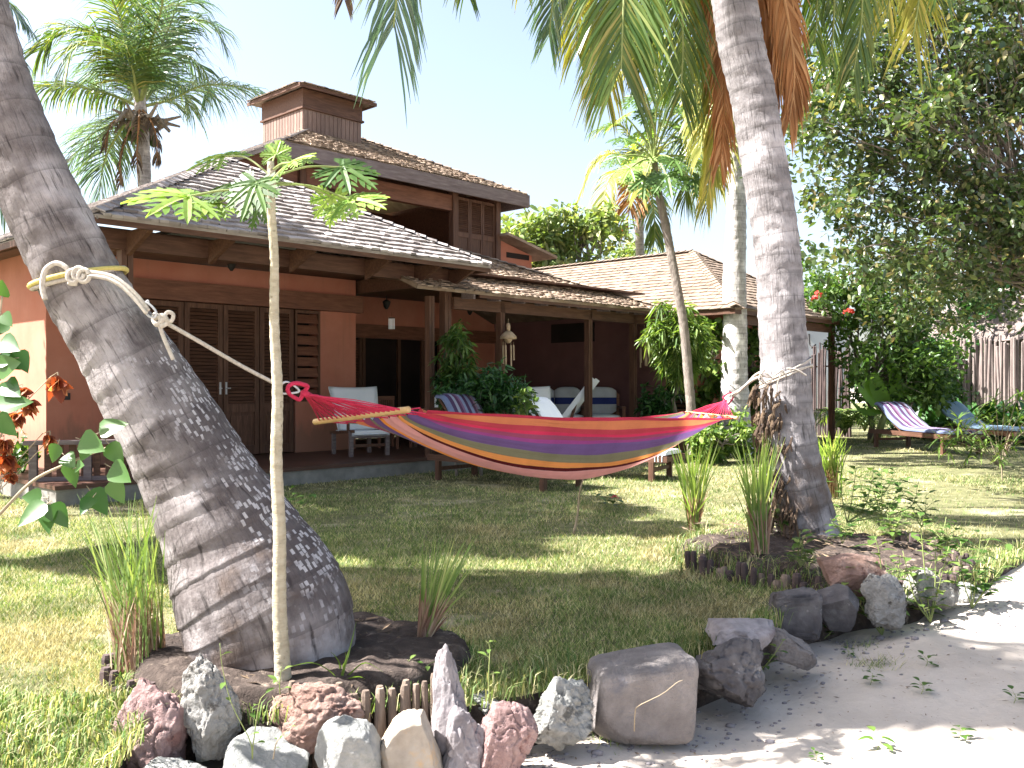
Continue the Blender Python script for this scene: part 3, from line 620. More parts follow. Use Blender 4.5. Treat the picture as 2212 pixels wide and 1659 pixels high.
# second house to the right
h2 = thing('house', 'smaller reddish house with pale shingle hip roof behind the white-barked palm', 'house', P0+DU*8.6, HRZ)
q = MB(); ox = 8.6
c0, c1 = 8.47-ox, 14.0-ox; kx = (c1-c0)/2; rz_ = 3.0+.61*kx
slope_roof(q, [(c0, 12, 3.0), (c0, -1.8, 3.0), (c0+kx, -1.8+kx, rz_), (c0+kx, 12, rz_)], .17, .16, .02)
slope_roof(q, [(c0, -1.8, 3.0), (c1, -1.8, 3.0), (c0+kx, -1.8+kx, rz_), (c0+kx, -1.8+kx, rz_)], .17, .13, .02)
q.poly([(c1, -1.8, 3.0), (c1, 12, 3.0), (c0+kx, 12, rz_), (c0+kx, -1.8+kx, rz_)], .05)
ridge_caps(q, (c0, -1.8, 3.02), (c0+kx, -1.8+kx, rz_+.02)); ridge_caps(q, (c1, -1.8, 3.02), (c0+kx, -1.8+kx, rz_+.02)); ridge_caps(q, (c0+kx, -1.8+kx, rz_+.02), (c0+kx, 12, rz_+.02))
r2 = q.build('roof', 'shingle_pale', h2)
MB().box((c0, -1.78, 2.88), (c1, -1.75, 2.98)).box((c0, -1.75, 2.88), (c0+.03, 12, 2.98)).build('fascia', 'wood', r2)
MB().box((c0+.45, -1.0, 0), (c0+3.4, 11, 2.93)).build('wall', 'plaster', h2)
for u in (c0+.35, c0+2.6, c1-.5): MB().box((u-.06, -1.6, 0), (u+.06, -1.48, 2.9)).build('post', 'wood_vert', h2)
f = MB().box((c0+.44, -.4, .9), (c0+.45, .9, 2.2)).build('window', 'dark_room', h2)
l = MB()
for i in range(14): l.box((c0+.41, -.38, .95+i*.088), (c0+.44, .88, 1.0+i*.088))
l.build('louvres', 'wood', f)
f = MB().box((c0+.9, -1.01, .9), (c0+2.2, -1.0, 2.2)).build('window', 'dark_room', h2)
l = MB(); louvre(l, c0+.92, c0+2.18, .95, 2.15, -1.05, 15); l.build('louvres', 'wood', f)
bx((c0+.5, -1.6, 2.7), (c1-.4, -1.5, 2.88)).build('beam', 'wood', h2)
# ------------------------------------------------------------- palms
def frond_arrays(pts, n=70, L=.8, w=.035, droop=.45, fwd=.55, side=None, ragged=.12, r0=.03, start=.14, prof=None, sag=.0, fold=0.0):
    P = np.array([list(p) for p in smooth_path(pts, 60)]); k = len(P)
    seg = np.linalg.norm(np.diff(P, axis=0), axis=1); cum = np.concatenate([[0], np.cumsum(seg)]); tot = cum[-1]
    tt = np.linspace(start, .995, n); tt = np.concatenate([tt, tt+RNG.uniform(-.3, .3, n)*(1-start)/n]).clip(0, .999); sg = np.concatenate([np.ones(n), -np.ones(n)])
    B = np.stack([np.interp(tt*tot, cum, P[:, i]) for i in range(3)], 1)
    B2 = np.stack([np.interp(np.clip(tt+.02, 0, 1)*tot, cum, P[:, i]) for i in range(3)], 1); B1 = np.stack([np.interp(np.clip(tt-.02, 0, 1)*tot, cum, P[:, i]) for i in range(3)], 1)
    T = unit(B2-B1)
    if side is None: Sv = unit(np.cross(T, [0, 0, 1.0])+1e-4)
    else:
        s0 = np.array(side, dtype=float)[None, :]; Sv = unit(s0-T*np.sum(T*s0, 1, keepdims=True))
    Up = unit(np.cross(Sv, T)); Up = Up*np.where(Up[:, 2:3] < 0, -1, 1)
    lp = prof(tt) if prof else (.45+.55*np.sin(np.pi*np.clip(tt*.86+.08, 0, 1))**.8)
    l = (L*lp*(1+ragged*RNG.normal(size=2*n))).clip(.05)[:, None]
    D = unit(T*(fwd+.5*tt[:, None]**2)+Sv*sg[:, None]*(1-.35*tt[:, None])+Up*(.12-fold)+RNG.normal(size=(2*n, 3))*.07)
    dn = np.array([0, 0, -1.0])[None, :]; dr = (droop*(1+.25*RNG.normal(size=(2*n, 1))))
    p0 = B; p1 = p0+D*l*.34+dn*l*dr*.06; p2 = p1+unit(D+dn*dr*.7)*l*.34; p3 = p2+unit(D+dn*dr*2.0)*l*.33
    wv = unit(np.cross(D, Up)+RNG.normal(size=(2*n, 3))*.25)*w/2
    V = np.stack([p0-wv*.5, p0+wv*.5, p1+wv, p1-wv, p2+wv*.75, p2-wv*.75, p3+wv*.1, p3-wv*.1], 1).reshape(-1, 3)
    b = (np.arange(2*n)*8)[:, None]
    Fc = np.concatenate([b+np.array([0, 1, 2, 3]), b+np.array([3, 2, 4, 5]), b+np.array([5, 4, 6, 7])], 0)
    mi = np.zeros(len(Fc), int)
    # midrib
    m = 6; ring = []; q = P[::3]; kk = len(q)
    for i in range(kk):
        t = q[min(i+1, kk-1)]-q[max(i-1, 0)]; t = t/np.linalg.norm(t); a = np.cross(t, [.3, .9, .1]); a /= np.linalg.norm(a); c = np.cross(t, a); r = r0*(1-.85*i/kk)
        for j in range(m): ring.append(q[i]+(a*math.cos(2*math.pi*j/m)+c*math.sin(2*math.pi*j/m))*r)
    o = len(V); Fr = []
    for i in range(kk-1):
        for j in range(m): Fr.append((o+i*m+j, o+i*m+(j+1) % m, o+(i+1)*m+(j+1) % m, o+(i+1)*m+j))
    return np.concatenate([V, np.array(ring)]), np.concatenate([Fc, np.array(Fr)]), np.concatenate([mi, np.ones(len(Fr), int)])
def add_frond(palm, pts, mat='frond_green', label=None, name='frond', **k):
    V, Fc, mi = frond_arrays(pts, **k)
    o = npmesh(name, V, Fc, [mat, 'frond_dead' if 'dead' in mat or 'brown' in mat else 'green_stem'], mi=mi); W(o, palm)
    if label: o['label'] = label
    return o
def auto_crown(palm, c, nf, reach, L, el0=(-10, 70), dmat=('frond_green',), skip=None, **k):
    c = Vector(c)
    for i in range(nf):
        a = 2*math.pi*(i*.618+.1); e = R(el0[0]+(el0[1]-el0[0])*((i*.37) % 1))
        d = Vector((math.cos(a), math.sin(a), 0))
        if skip and skip(d): continue
        r = reach*rnd(.85, 1.1)
        p = [c, c+d*r*.3*math.cos(e)+ZZ*r*.32*math.sin(e), c+d*r*.68*math.cos(e*.8)+ZZ*r*(.42*math.sin(e)-.02), c+d*r*.95*math.cos(e*.6)+ZZ*r*(.32*math.sin(e)-.3), ]
        add_frond(palm, p, dmat[i % len(dmat)], L=L, **k)
def trunk_mesh(pts, n=56, k=150, amp=.02, ringper=.16, seed=1, flake=0.0):
    """pts: (x,y,z,r) along the trunk from base to top; stepped rings + rough skin"""
    Q = smooth_path(pts, k); r_ = np.random.default_rng(seed); mb = MB(); L = 0; vs = []; lens = []
    P = [Vector(q[:3]) for q in Q]; ref = None
    step = 0
    for i, q in enumerate(Q):
        t = (P[min(i+1, k)]-P[max(i-1, 0)]).normalized()
        if ref is None: ref = t.cross(Vector((0, 1, 0))).normalized()      # towards -x/+x side
        ref = (ref-t*ref.dot(t)).normalized(); bn = t.cross(ref)
        if i: L += (P[i]-P[i-1]).length
        lens.append(L)
        for j in range(n):
            a = 2*math.pi*j/n
            ph = (L/ringper+.35*math.sin(a+L*1.3)+.2*math.sin(2*a+L*3)) % 1
            saw = (1-ph)*amp*.9
            big = amp*.9*math.sin(3*a+L*2.1)*.35+amp*.6*math.sin(2*a-L*1.1)
            r = q[3]+saw+big+r_.normal()*amp*.07
            vs.append(P[i]+(ref*math.cos(a)+bn*math.sin(a))*r)
    fs, us = [], []
    for i in range(k):
        for j in range(n):
            fs.append((i*n+j, i*n+(j+1) % n, (i+1)*n+(j+1) % n, (i+1)*n+j)); us.append(((j/n, lens[i]), ((j+1)/n, lens[i]), ((j+1)/n, lens[i+1]), (j/n, lens[i+1])))
    mb.add(vs, fs, us); return mb
def px_trunk(rows, Y):
    """rows: (px, py, halfwidth px[, Y])"""
    out = []
    for r in rows:
        y = r[3] if len(r) > 3 else Y; p = at(r[0], r[1], y); out.append((p.x, p.y, p.z, r[2]/F*y))
    return out

# leaning palm, left
lp = thing('palm_tree', 'thick leaning coconut palm at the left with swollen lichen-spotted base', 'palm tree', (-1.2, 4.66, .05))
rows = [(604, 1485, 146, 4.66), (603, 1450, 155, 4.66), (597, 1400, 170, 4.66), (581, 1335, 178, 4.66), (560, 1285, 174, 4.66), (537, 1238, 165, 4.66), (511, 1185, 150, 4.66), (483, 1130, 136, 4.65), (431, 1038, 119, 4.64), (378, 943, 110, 4.62), (308, 830, 102, 4.6), (258, 745, 93, 4.58), (191, 640, 87, 4.56), (130, 518, 83, 4.54), (58, 365, 79, 4.52), (-8, 200, 76, 4.5), (-62, 20, 74, 4.48), (-112, -180, 70, 4.46), (-185, -520, 64, 4.42), (-270, -1000, 60, 4.36), (-350, -1600, 56, 4.3)]
LT = px_trunk(rows, 4.6)
W(trunk_mesh(LT, 84, 260, .009, .145, 3).build('trunk', 'trunk_left', smooth=True), lp)
ctop = Vector(LT[-1][:3])+ZZ*.1
auto_crown(lp, ctop, 22, 3.8, .8, (-5, 70), ('frond_green', 'frond_blue'), n=70, w=.045, droop=.55, skip=lambda d: d.y > .75 or (d.x < .1 and d.y < -.1))

# right palm
rp = thing('palm_tree', 'tall grey ringed coconut palm rising from the staked soil bed, hammock tied to it', 'palm tree', (2.7, 8.25, .1))
rows = [(1745, 1165, 72), (1742, 1135, 64), (1732, 1090, 63), (1712, 1000, 60), (1701, 900, 55), (1697, 800, 52), (1689, 700, 49), (1683, 600, 47), (1673, 500, 46), (1658, 400, 46), (1642, 300, 45), (1626, 200, 45), (1602, 100, 46), (1586, 0, 46), (1565, -120, 46), (1550, -240, 48)]
RT = px_trunk(rows, 8.25)
W(trunk_mesh(RT, 64, 230, .011, .17, 5).build('trunk', 'trunk_right', smooth=True), rp)
# rough dark root mat on the left side of its base
rt = MB()
for i in range(150):
    a = rnd(1.9, 4.6); z0 = rnd(.75, 1.35) if random.random() < .5 else rnd(.12, .6); c = gz(1735, 1130, .15); t_ = (z0)/1.3
    cx = 2.62-.2*t_; r = .3-.05*t_
    p = Vector((cx+math.cos(a)*r, 8.25-abs(math.sin(a))*r*.9, z0+.1)); q = p+Vector((rnd(-.07, .02), rnd(-.06, 0), -rnd(.05, .2)))
    rt.tube([p, (p+q)/2+Vector((rnd(-.03, .01), -.02, 0)), q], [.008, .012, .006], 5)
W(rt.build('root_fibre', 'frond_brown'), rp)
rc = at(1548, -250, 8.2)
def P_(l, dy=0): return [rc+Vector((rnd(-.05, .05), dy*.1, 0))]+[at(*p) for p in l]
X_ = (1, 0, 0)
add_frond(rp, P_([(1500, -420, 8.1), (1400, -330, 7.9), (1356, -150, 7.7), (1347, 10, 7.6), (1342, 150, 7.6)]), 'frond_green', side=(1, -.1, 0), n=142, L=.95, w=.025, droop=.35, fwd=.75, prof=lambda t: .5+.5*np.sin(np.pi*np.clip(t*.8+.1, 0, 1)))
add_frond(rp, P_([(1440, -380, 8.6), (1300, -300, 8.9), (1225, -140, 9.1), (1196, -10, 9.2), (1186, 80, 9.2)]), 'frond_blue', side=(.8, .6, 0), n=127, L=.62, w=.022, droop=.35, fwd=.8)
add_frond(rp, P_([(1470, -350, 8.9), (1400, -250, 9.3), (1330, -60, 9.6), (1312, 80, 9.6), (1302, 190, 9.6)]), 'frond_yellow', side=(.9, .4, 0), n=120, L=.85, w=.022, droop=.4, fwd=.8)
add_frond(rp, P_([(1510, -380, 8.5), (1470, -260, 8.7), (1470, -60, 8.9), (1475, 100, 9.0), (1470, 210, 9.0)]), 'frond_green', side=(.9, .3, 0), n=120, L=.75, w=.022, droop=.4, fwd=.8)
add_frond(rp, P_([(1300, -520, 8.0), (1000, -400, 7.8), (880, -150, 7.7), (858, -10, 7.7), (850, 60, 7.7)]), 'frond_blue', side=(1, .2, 0), n=142, L=.72, w=.022, droop=.5, fwd=.9, prof=lambda t: .4+.6*t)
add_frond(rp, P_([(1250, -620, 8.3), (930, -560, 8.3), (790, -300, 8.3), (752, -100, 8.3), (742, 0, 8.3)]), 'frond_brown', side=(1, .2, 0), n=120, L=.4, w=.022, droop=.5, fwd=.9)
add_frond(rp, P_([(1330, -420, 8.8), (1150, -350, 9.0), (1040, -200, 9.2), (1005, -80, 9.3), (1005, -20, 9.3)]), 'frond_green', side=(1, .2, 0), n=105, L=.6, w=.021, droop=.6, fwd=.9)
add_frond(rp, P_([(1400, -400, 8.8), (1250, -330, 9.2), (1160, -200, 9.4), (1130, -90, 9.5), (1128, -40, 9.5)]), 'frond_yellow', side=(1, .3, 0), n=90, L=.55, w=.021, droop=.5, fwd=.9)
add_frond(rp, P_([(1620, -420, 8.6), (1760, -350, 8.9), (1850, -150, 9.2), (1862, 20, 9.3), (1845, 150, 9.3)]), 'frond_green', side=(.9, .3, 0), n=135, L=.75, w=.025, droop=.5, fwd=.9)
add_frond(rp, P_([(1640, -450, 8.3), (1850, -400, 8.3), (1960, -200, 8.3), (1985, -30, 8.3), (1972, 80, 8.3)]), 'frond_yellow', side=(1, .1, 0), n=127, L=.72, w=.020, droop=.35, fwd=.9, ragged=.2)
add_frond(rp, P_([(1650, -380, 9.2), (1780, -280, 9.8), (1800, -80, 10.2), (1800, 60, 10.4), (1790, 140, 10.4)]), 'frond_green', side=(.9, .3, 0), n=120, L=.65, w=.022, droop=.6, fwd=.9)
add_frond(rp, P_([(1610, -200, 8.6), (1670, -90, 8.8), (1702, 40, 8.9), (1716, 160, 8.9), (1705, 260, 8.9)]), 'frond_dead', 'orange-brown dead frond hanging beside the trunk', side=(1, .2, 0), n=165, L=.5, w=.028, droop=.9, fwd=1.5, ragged=.15)
add_frond(rp, P_([(1590, -150, 9.0), (1640, -40, 9.1), (1668, 60, 9.2), (1676, 150, 9.2), (1670, 220, 9.2)]), 'frond_dead', 'orange-brown dead frond hanging beside the trunk', side=(1, .6, 0), n=150, L=.5, w=.028, droop=.9, fwd=1.6)
add_frond(rp, P_([(1550, -100, 9.0), (1560, 40, 9.2), (1566, 160, 9.3), (1562, 280, 9.3), (1556, 350, 9.3)]), 'frond_dead', 'yellow and rust dying frond behind the trunk', side=(1, .4, 0), n=135, L=.5, w=.022, droop=.8, fwd=1.2)
add_frond(rp, P_([(1530, -120, 9.1), (1530, 20, 9.4), (1545, 160, 9.6), (1540, 330, 9.6), (1525, 430, 9.6)]), 'frond_yellow', side=(1, .4, 0), n=135, L=.55, w=.022, droop=.8, fwd=1.2)
for l, m, L_ in (([(1530, -380, 8.9), (1440, -280, 9.2), (1400, -100, 9.6), (1392, 40, 9.8), (1388, 140, 9.8)], 'frond_green', .75), ([(1540, -380, 9.4), (1520, -240, 9.9), (1515, -60, 10.2), (1512, 60, 10.3), (1508, 160, 10.3)], 'frond_green', .8), ([(1480, -380, 9.4), (1340, -280, 10), (1265, -100, 10.4), (1250, 20, 10.5), (1244, 110, 10.5)], 'frond_yellow', .75),
                 ([(1620, -380, 9.3), (1720, -280, 9.8), (1755, -100, 10.2), (1765, 10, 10.3), (1760, 90, 10.3)], 'frond_green', .7), ([(1640, -400, 8.8), (1830, -340, 9.2), (1915, -180, 9.5), (1925, -50, 9.6), (1915, 40, 9.6)], 'frond_yellow', .7), ([(1640, -420, 8.3), (1860, -420, 8.0), (2000, -260, 7.9), (2040, -120, 7.9), (2040, -30, 7.9)], 'frond_green', .55)):
    add_frond(rp, P_(l), m, side=(.95, .25, 0), n=120, L=L_, w=.024, droop=.45, fwd=.85)
for a_, e_ in ((20, 40), (60, 60), (100, 35), (330, 50), (150, 65)):
    d = Vector((math.cos(R(a_)), math.sin(R(a_)), 0)); e = R(e_)
    add_frond(rp, [rc, rc+d*1.0+ZZ*.8*math.sin(e), rc+d*2.1+ZZ*1.0*math.sin(e), rc+d*3.1+ZZ*.2], 'frond_green', n=60, L=.75, w=.045)

# white-barked palm behind it
wp = thing('palm_tree', 'straight white-barked palm trunk just behind the tall ringed palm', 'palm tree', tuple(gz(1590, 981)))
rows = [(1592, 990, 36), (1590, 930, 33), (1588, 860, 31), (1586, 800, 28), (1587, 700, 24), (1587, 600, 22.5), (1590, 500, 20), (1590, 400, 19), (1586, 320, 17), (1578, 240, 16), (1570, 180, 16)]
WT = px_trunk(rows, 19)
W(trunk_mesh(WT, 32, 140, .02, .2, 8).build('trunk', 'trunk_white', smooth=True), wp)
wc = Vector(WT[-1][:3])
for l, m in (([(1500, 110, 18.5), (1430, 180, 18), (1405, 300, 18)], 'frond_green'), ([(1510, 200, 18), (1490, 330, 17.5), (1478, 440, 17.5)], 'frond_green'), ([(1560, 260, 18), (1540, 370, 17.6), (1528, 450, 17.6)], 'frond_yellow'),
             ([(1640, 110, 19), (1710, 180, 19), (1735, 300, 19)], 'frond_green'), ([(1530, 40, 19), (1460, 0, 19), (1380, 30, 19)], 'frond_green'), ([(1600, 20, 19), (1640, -80, 20), (1690, -90, 21)], 'frond_green'),
             ([(1480, 90, 20), (1390, 100, 21), (1320, 190, 21)], 'frond_yellow'), ([(1535, 160, 17), (1520, 230, 16), (1515, 330, 15.6)], 'frond_yellow'), ([(1610, 150, 20), (1650, 240, 20), (1660, 340, 20)], 'frond_green')):
    add_frond(wp, [wc]+[at(*p) for p in l], m, n=60, L=.85, w=.05, droop=.8, r0=.04)

# far coconut palm, upper left
fp = thing('palm_tree', 'distant coconut palm with a full round crown above the left end of the roof', 'palm tree', (-10.2, 25, 0))
rows = [(318, 1000, 17), (316, 600, 15), (312, 400, 14), (310, 320, 13), (304, 235, 12), (300, 190, 8)]
W(trunk_mesh(px_trunk(rows, 25), 20, 60, .02, .3, 9).build('trunk', 'trunk_far', smooth=True), fp)
fc = at(302, 232, 25)
for l, m in (([(305, 150, 25), (300, 60, 25), (318, -40, 24.6)], 'frond_green'), ([(270, 150, 25), (220, 80, 24.5), (140, 60, 24), (85, 110, 24)], 'frond_green'), ([(262, 130, 24), (215, 92, 23), (165, 100, 22.6), (140, 150, 22.4)], 'frond_green'),
             ([(240, 205, 25), (165, 188, 25), (80, 188, 25)], 'frond_green'), ([(330, 140, 24.5), (365, 60, 24), (385, 10, 24), (420, 0, 24)], 'frond_blue'), ([(345, 120, 25.5), (400, 50, 26), (455, 50, 26), (480, 90, 26)], 'frond_blue'),
             ([(350, 165, 26), (400, 120, 26.5), (445, 160, 27), (455, 210, 27)], 'frond_blue'), ([(370, 215, 25), (440, 185, 25), (530, 190, 25), (600, 222, 25)], 'frond_blue'), ([(272, 180, 26), (230, 140, 27), (190, 180, 27.5)], 'frond_blue'),
             ([(260, 260, 26), (200, 290, 27), (150, 350, 27)], 'frond_yellow'), ([(255, 290, 25.5), (225, 350, 26), (215, 420, 26)], 'frond_yellow'), ([(285, 140, 26), (262, 40, 26), (250, -40, 26)], 'frond_green'), ([(280, 120, 24), (250, 20, 23.4), (215, -50, 22.5)], 'frond_green'), ([(325, 100, 24), (350, 10, 23.4), (345, -70, 22.5)], 'frond_blue'), ([(340, 190, 27), (385, 180, 28), (415, 240, 28)], 'frond_green'),
             ):
    add_frond(fp, [fc]+[at(*p) for p in l], {'frond_yellow': 'frond_blue'}.get(m, m), n=78, L=1.38, w=.045, droop=.75, r0=.05, prof=lambda t: .55+.45*np.sin(np.pi*np.clip(t*.8+.12, 0, 1)))
for l in ([(285, 270, 24.6), (262, 330, 24.5), (258, 400, 24.5)], [(300, 270, 24.4), (296, 330, 24.3), (298, 400, 24.3)], [(325, 260, 24.6), (338, 300, 24.5), (340, 350, 24.5)], [(270, 250, 25), (240, 270, 24.7), (225, 320, 24.7)]):
    add_frond(fp, [fc]+[at(*p) for p in l], 'frond_brown', 'dry brown frond hanging against the trunk', n=26, L=.4, w=.06, droop=1.2, r0=.04)
sh = MB()
for i in range(26):
    a = rnd(0, 6.28); d = Vector((math.cos(a), math.sin(a), 0)); l = rnd(.5, 1.1); sh.tube([fc-ZZ*rnd(.2, .9), fc-ZZ*rnd(.2, .5)+d*l*.6, fc-ZZ*rnd(.1, .7)+d*l], [.09, .06, .03], 5)
W(sh.build('leaf_base', 'bark'), fp)
ct = MB()
for i in range(14):
    a = rnd(0, 6.28); c = fc-ZZ*rnd(.5, 1.0)+Vector((math.cos(a)*.35, math.sin(a)*.35, 0)); 
    ct.tube([c-ZZ*.13, c-ZZ*.09, c, c+ZZ*.09, c+ZZ*.13], [.02, .09, .12, .09, .02], 8)
W(ct.build('coconuts', 'leaf_bush', smooth=True), fp)
# palm whose fronds reach in at the left edge
ep = thing('palm_tree', 'palm mostly outside the left edge, blue-green frond tips showing behind the leaning trunk', 'palm tree', (-14.5, 23, 0))
ec = at(-140, 0, 23)
W(trunk_mesh([(-14.5, 23, 0, .22), (-14.3, 23, 5, .17), (ec.x, ec.y, ec.z, .15)], 16, 40, .02, .3, 2).build('trunk', 'trunk_far', smooth=True), ep)
for l in ([(-60, -40, 23), (0, -10, 23), (60, 60, 23)], [(-70, 40, 23), (-10, 50, 23), (40, 120, 23)], [(-80, 150, 23), (-30, 300, 23), (10, 470, 23)], [(-200, -60, 23), (-300, 0, 23), (-360, 120, 23)], [(-100, -120, 24), (-40, -160, 25), (40, -100, 26)], [(-180, 80, 22), (-230, 160, 21), (-250, 260, 20)]):
    add_frond(ep, [ec]+[at(*p) for p in l], 'frond_blue', n=60, L=1.0, w=.055, droop=.8, r0=.05)
# far palm between the roofs
gp_ = thing('palm_tree', 'far slim palm with yellowing crown rising above the pale roof', 'palm tree', (4.5, 33, 0))
rows = [(1384, 920, 13), (1384, 600, 10), (1382, 520, 9.5), (1383, 440, 9)]
W(trunk_mesh(px_trunk(rows, 33), 14, 50, .02, .35, 4).build('trunk', 'trunk_far', smooth=True), gp_)
gc = at(1385, 425, 33)
for l, m in (([(1345, 340, 33), (1290, 345, 33), (1250, 430, 33)], 'frond_yellow'), ([(1350, 370, 32), (1315, 390, 31.5), (1300, 470, 31)], 'frond_yellow'), ([(1375, 390, 32), (1362, 440, 31.5), (1352, 500, 31.5)], 'frond_dead'), ([(1400, 400, 32), (1412, 450, 31.5), (1415, 520, 31.5)], 'frond_green'),
             ([(1430, 350, 33), (1475, 370, 33), (1495, 450, 33)], 'frond_blue'), ([(1370, 320, 34), (1340, 270, 34), (1290, 280, 34)], 'frond_green'), ([(1410, 320, 34), (1440, 270, 34), (1490, 290, 34)], 'frond_green'), ([(1385, 370, 31), (1392, 330, 30), (1380, 420, 29)], 'frond_yellow'), ([(1345, 390, 34), (1300, 430, 34), (1270, 500, 34)], 'frond_blue')):
    add_frond(gp_, [gc]+[at(*p) for p in l], m, n=50, L=1.1, w=.07, droop=.8, r0=.05)
# ------------------------------------------------------------- broadleaf trees and bushes
def tree(label, base, fork, clumps, leaf, per, r0=.2, mat='leaf_tree', name='broadleaf_tree', cat='tree', twigs=5, bark='bark', group=None, outward=.5, droop=.2, hollow=.15, wob=.12, cname='crown'):
    """clumps: list of (x,y,z,rx,ry,rz); leaf=(L,W)"""
    base = Vector(base); fork = Vector(fork); t = thing(name, label, cat, tuple(base), 0, group)
    mb = MB(); limb(mb, base-ZZ*.1, fork, r0, r0*.7, .05, 10, 8)
    for c in clumps:
        p = limb(mb, fork, c[:3], r0*.45, r0*.1, wob, 6, 6)
        for k in range(twigs):
            q = Vector(c[:3])+Vector((rnd(-1, 1)*c[3], rnd(-1, 1)*c[4], rnd(-1, 1)*c[5]))*.85; limb(mb, p[random.choice((3, 4, 5))], q, r0*.1, r0*.03, .12, 4, 4)
    W(mb.build('trunk', bark, smooth=True), t)
    cs = np.array([c[:3] for c in clumps]); rs = np.array([c[3:6] for c in clumps])
    # sub-clumps so that the crown is uneven
    sub = 7; c2 = np.repeat(cs, sub, 0)+RNG.normal(size=(len(cs)*sub, 3))*np.repeat(rs, sub, 0)*.5; r2 = np.repeat(rs, sub, 0)*RNG.uniform(.25, .6, (len(cs)*sub, 1))
    V, Fc = cloud(c2, r2, max(3, per//sub), leaf[0], leaf[1], outward, .3, droop, hollow)
    W(npmesh(cname, V, Fc, mat), t); return t
def clumps_px(x0, x1, y0, y1, Y0, Y1, n, r, keep=None):
    out = []
    while len(out) < n:
        px, py, Y = rnd(x0, x1), rnd(y0, y1), rnd(Y0, Y1)
        if keep and not keep(px, py): continue
        p = at(px, py, Y); out.append((p.x, p.y, p.z, r*rnd(.7, 1.2), r*rnd(.7, 1.2), r*rnd(.6, 1)))
    return out
def keepR(px, py):
    if px < 1745 and py < 330: return False
    return px > 1735+max(0, (py-420))*.25 and not (py > 470 and px < 1800)
tree('tall broad-leaved tree filling the upper right, sky showing through its small dark leaves', (9.2, 14.5, 0), (8.6, 14.3, 2.9), clumps_px(1740, 2330, -160, 600, 12.5, 15.5, 115, .8, keepR)+clumps_px(1930, 2340, 520, 650, 15, 18, 22, .75), (.105, .062), 270, .07, twigs=2, hollow=.0)
tree('round green leafy tree behind the house between the upper storey and the far palm', (1.5, 30, 0), (1.6, 30, 3.6), clumps_px(1085, 1335, 480, 600, 29, 31, 26, .75, lambda x, y: (y-455) > abs(x-1210)*.32), (.26, .12), 190, .25, 'leaf_far')
tree('low leafy tree right of the far palm behind the pale roof', (6.9, 36, 0), (6.9, 36, 3), clumps_px(1330, 1400, 530, 600, 35, 37, 5, .8), (.24, .12), 150, .2, 'leaf_far')
# trees left of the frame that shade the lawn
def shade_clumps(regions, z0, z1, r):
    out = []
    for x0, x1, y0, y1, n, test in regions:
        k = 0
        while k < n:
            x, y, z = rnd(x0, x1), rnd(y0, y1), rnd(z0, z1)
            if test and not test(x, y): continue
            ox, oy = x-.838*z, y-.044*z
            if ox/oy > -.64: k += 1; continue
            out.append((ox, oy, z, r*rnd(.7, 1.1), r*rnd(.7, 1.1), r*.5)); k += 1
    return out
# the bright strip of lawn runs between the two masses of this crown's shadow
tree('tall shade tree standing outside the left edge', (-8.2, 7.2, 0), (-7.8, 7.2, 4.6), shade_clumps([(-.5, 2.1, 5.0, 7.0, 34, lambda x, y: y < 6.2+.22*x+.15*max(0, x)**2), (-2.4, 2.4, 7.8, 12.6, 56, lambda x, y: y > 8.0+.25*x+.12*max(0, x)**2), (2.2, 5.0, 3.6, 5.6, 9, None)], 7.6, 10.4, .62), (.2, .12), 400, .26)
tree('second shade tree standing outside the left edge beyond the first', (-9.5, 11.5, 0), (-9.4, 11.5, 4), [(rnd(-11, -8), rnd(10, 13), rnd(5, 8.5), .8, .8, .6) for _ in range(14)], (.17, .1), 160, .22)
tree('tall shade tree standing outside the right edge', (12.5, 11.8, 0), (12.4, 11.8, 3.5), [(rnd(10.2, 14.5), rnd(9.6, 13.5), rnd(4.2, 8), .8, .8, .6) for _ in range(20)], (.16, .09), 200, .24)
# shrubs
tree('dense bright green flowering bush beside the post of the smaller house', tuple(gz(1880, 950)), at(1880, 830, 23), clumps_px(1765, 2040, 590, 850, 21.5, 23.5, 44, .62, lambda x, y: abs(x-1900) < 150-(700-min(y, 700))*.25 and (y < 680 or x > 1848)), (.13, .085), 240, .08, 'leaf_bush', 'bush', 'bush')
for px, py in ((1835, 585), (1770, 632), (1838, 668), (1825, 672), (1760, 640)):
    fl = MB()
    for k in range(9):
        c = at(px+rnd(-7, 7), py+rnd(-6, 6), 21.0); a = Vector((rnd(-1, 1), -1, rnd(-1, 1))).normalized(); s1 = a.cross(ZZ).normalized(); s2 = a.cross(s1)
        fl.add([c, c+s1*.045+s2*.02, c+s2*.065, c-s1*.045+s2*.02], [(0, 1, 2, 3)])
    W(fl.build('flower', 'red_petal'), [o for o in C.objects if o.name.startswith('bush')and o.type == 'EMPTY'][0])
tree('feathery pale green shrub drooping over the veranda corner', tuple(gz(1455, 985)), at(1462, 800, 18), clumps_px(1432, 1500, 690, 800, 17.5, 18.5, 14, .3), (.2, .035), 330, .05, 'leaf_bright', 'shrub', 'shrub', droop=.7, outward=.9)
tree('leafy climber with round leaves and red blooms between the two pale trunks', tuple(gz(1535, 975)), at(1535, 850, 19.5), clumps_px(1505, 1562, 690, 880, 19.2, 20.2, 16, .3), (.15, .12), 90, .05, 'leaf_bright', 'shrub', 'shrub')
tree('hibiscus shrub with a pink bloom seen between the white trunk and the ringed palm', tuple(gz(1635, 960)), at(1635, 850, 20.5), clumps_px(1610, 1655, 700, 900, 20, 21, 12, .28), (.14, .1), 90, .05, 'leaf_bush', 'shrub', 'shrub')
tree('low mixed shrub at the foot of the white-barked palm', tuple(gz(1560, 1000)), at(1560, 960, 16.5), clumps_px(1500, 1640, 930, 985, 16, 17.2, 16, .25), (.11, .06), 120, .03, 'leaf_bright', 'shrub', 'shrub', twigs=3)
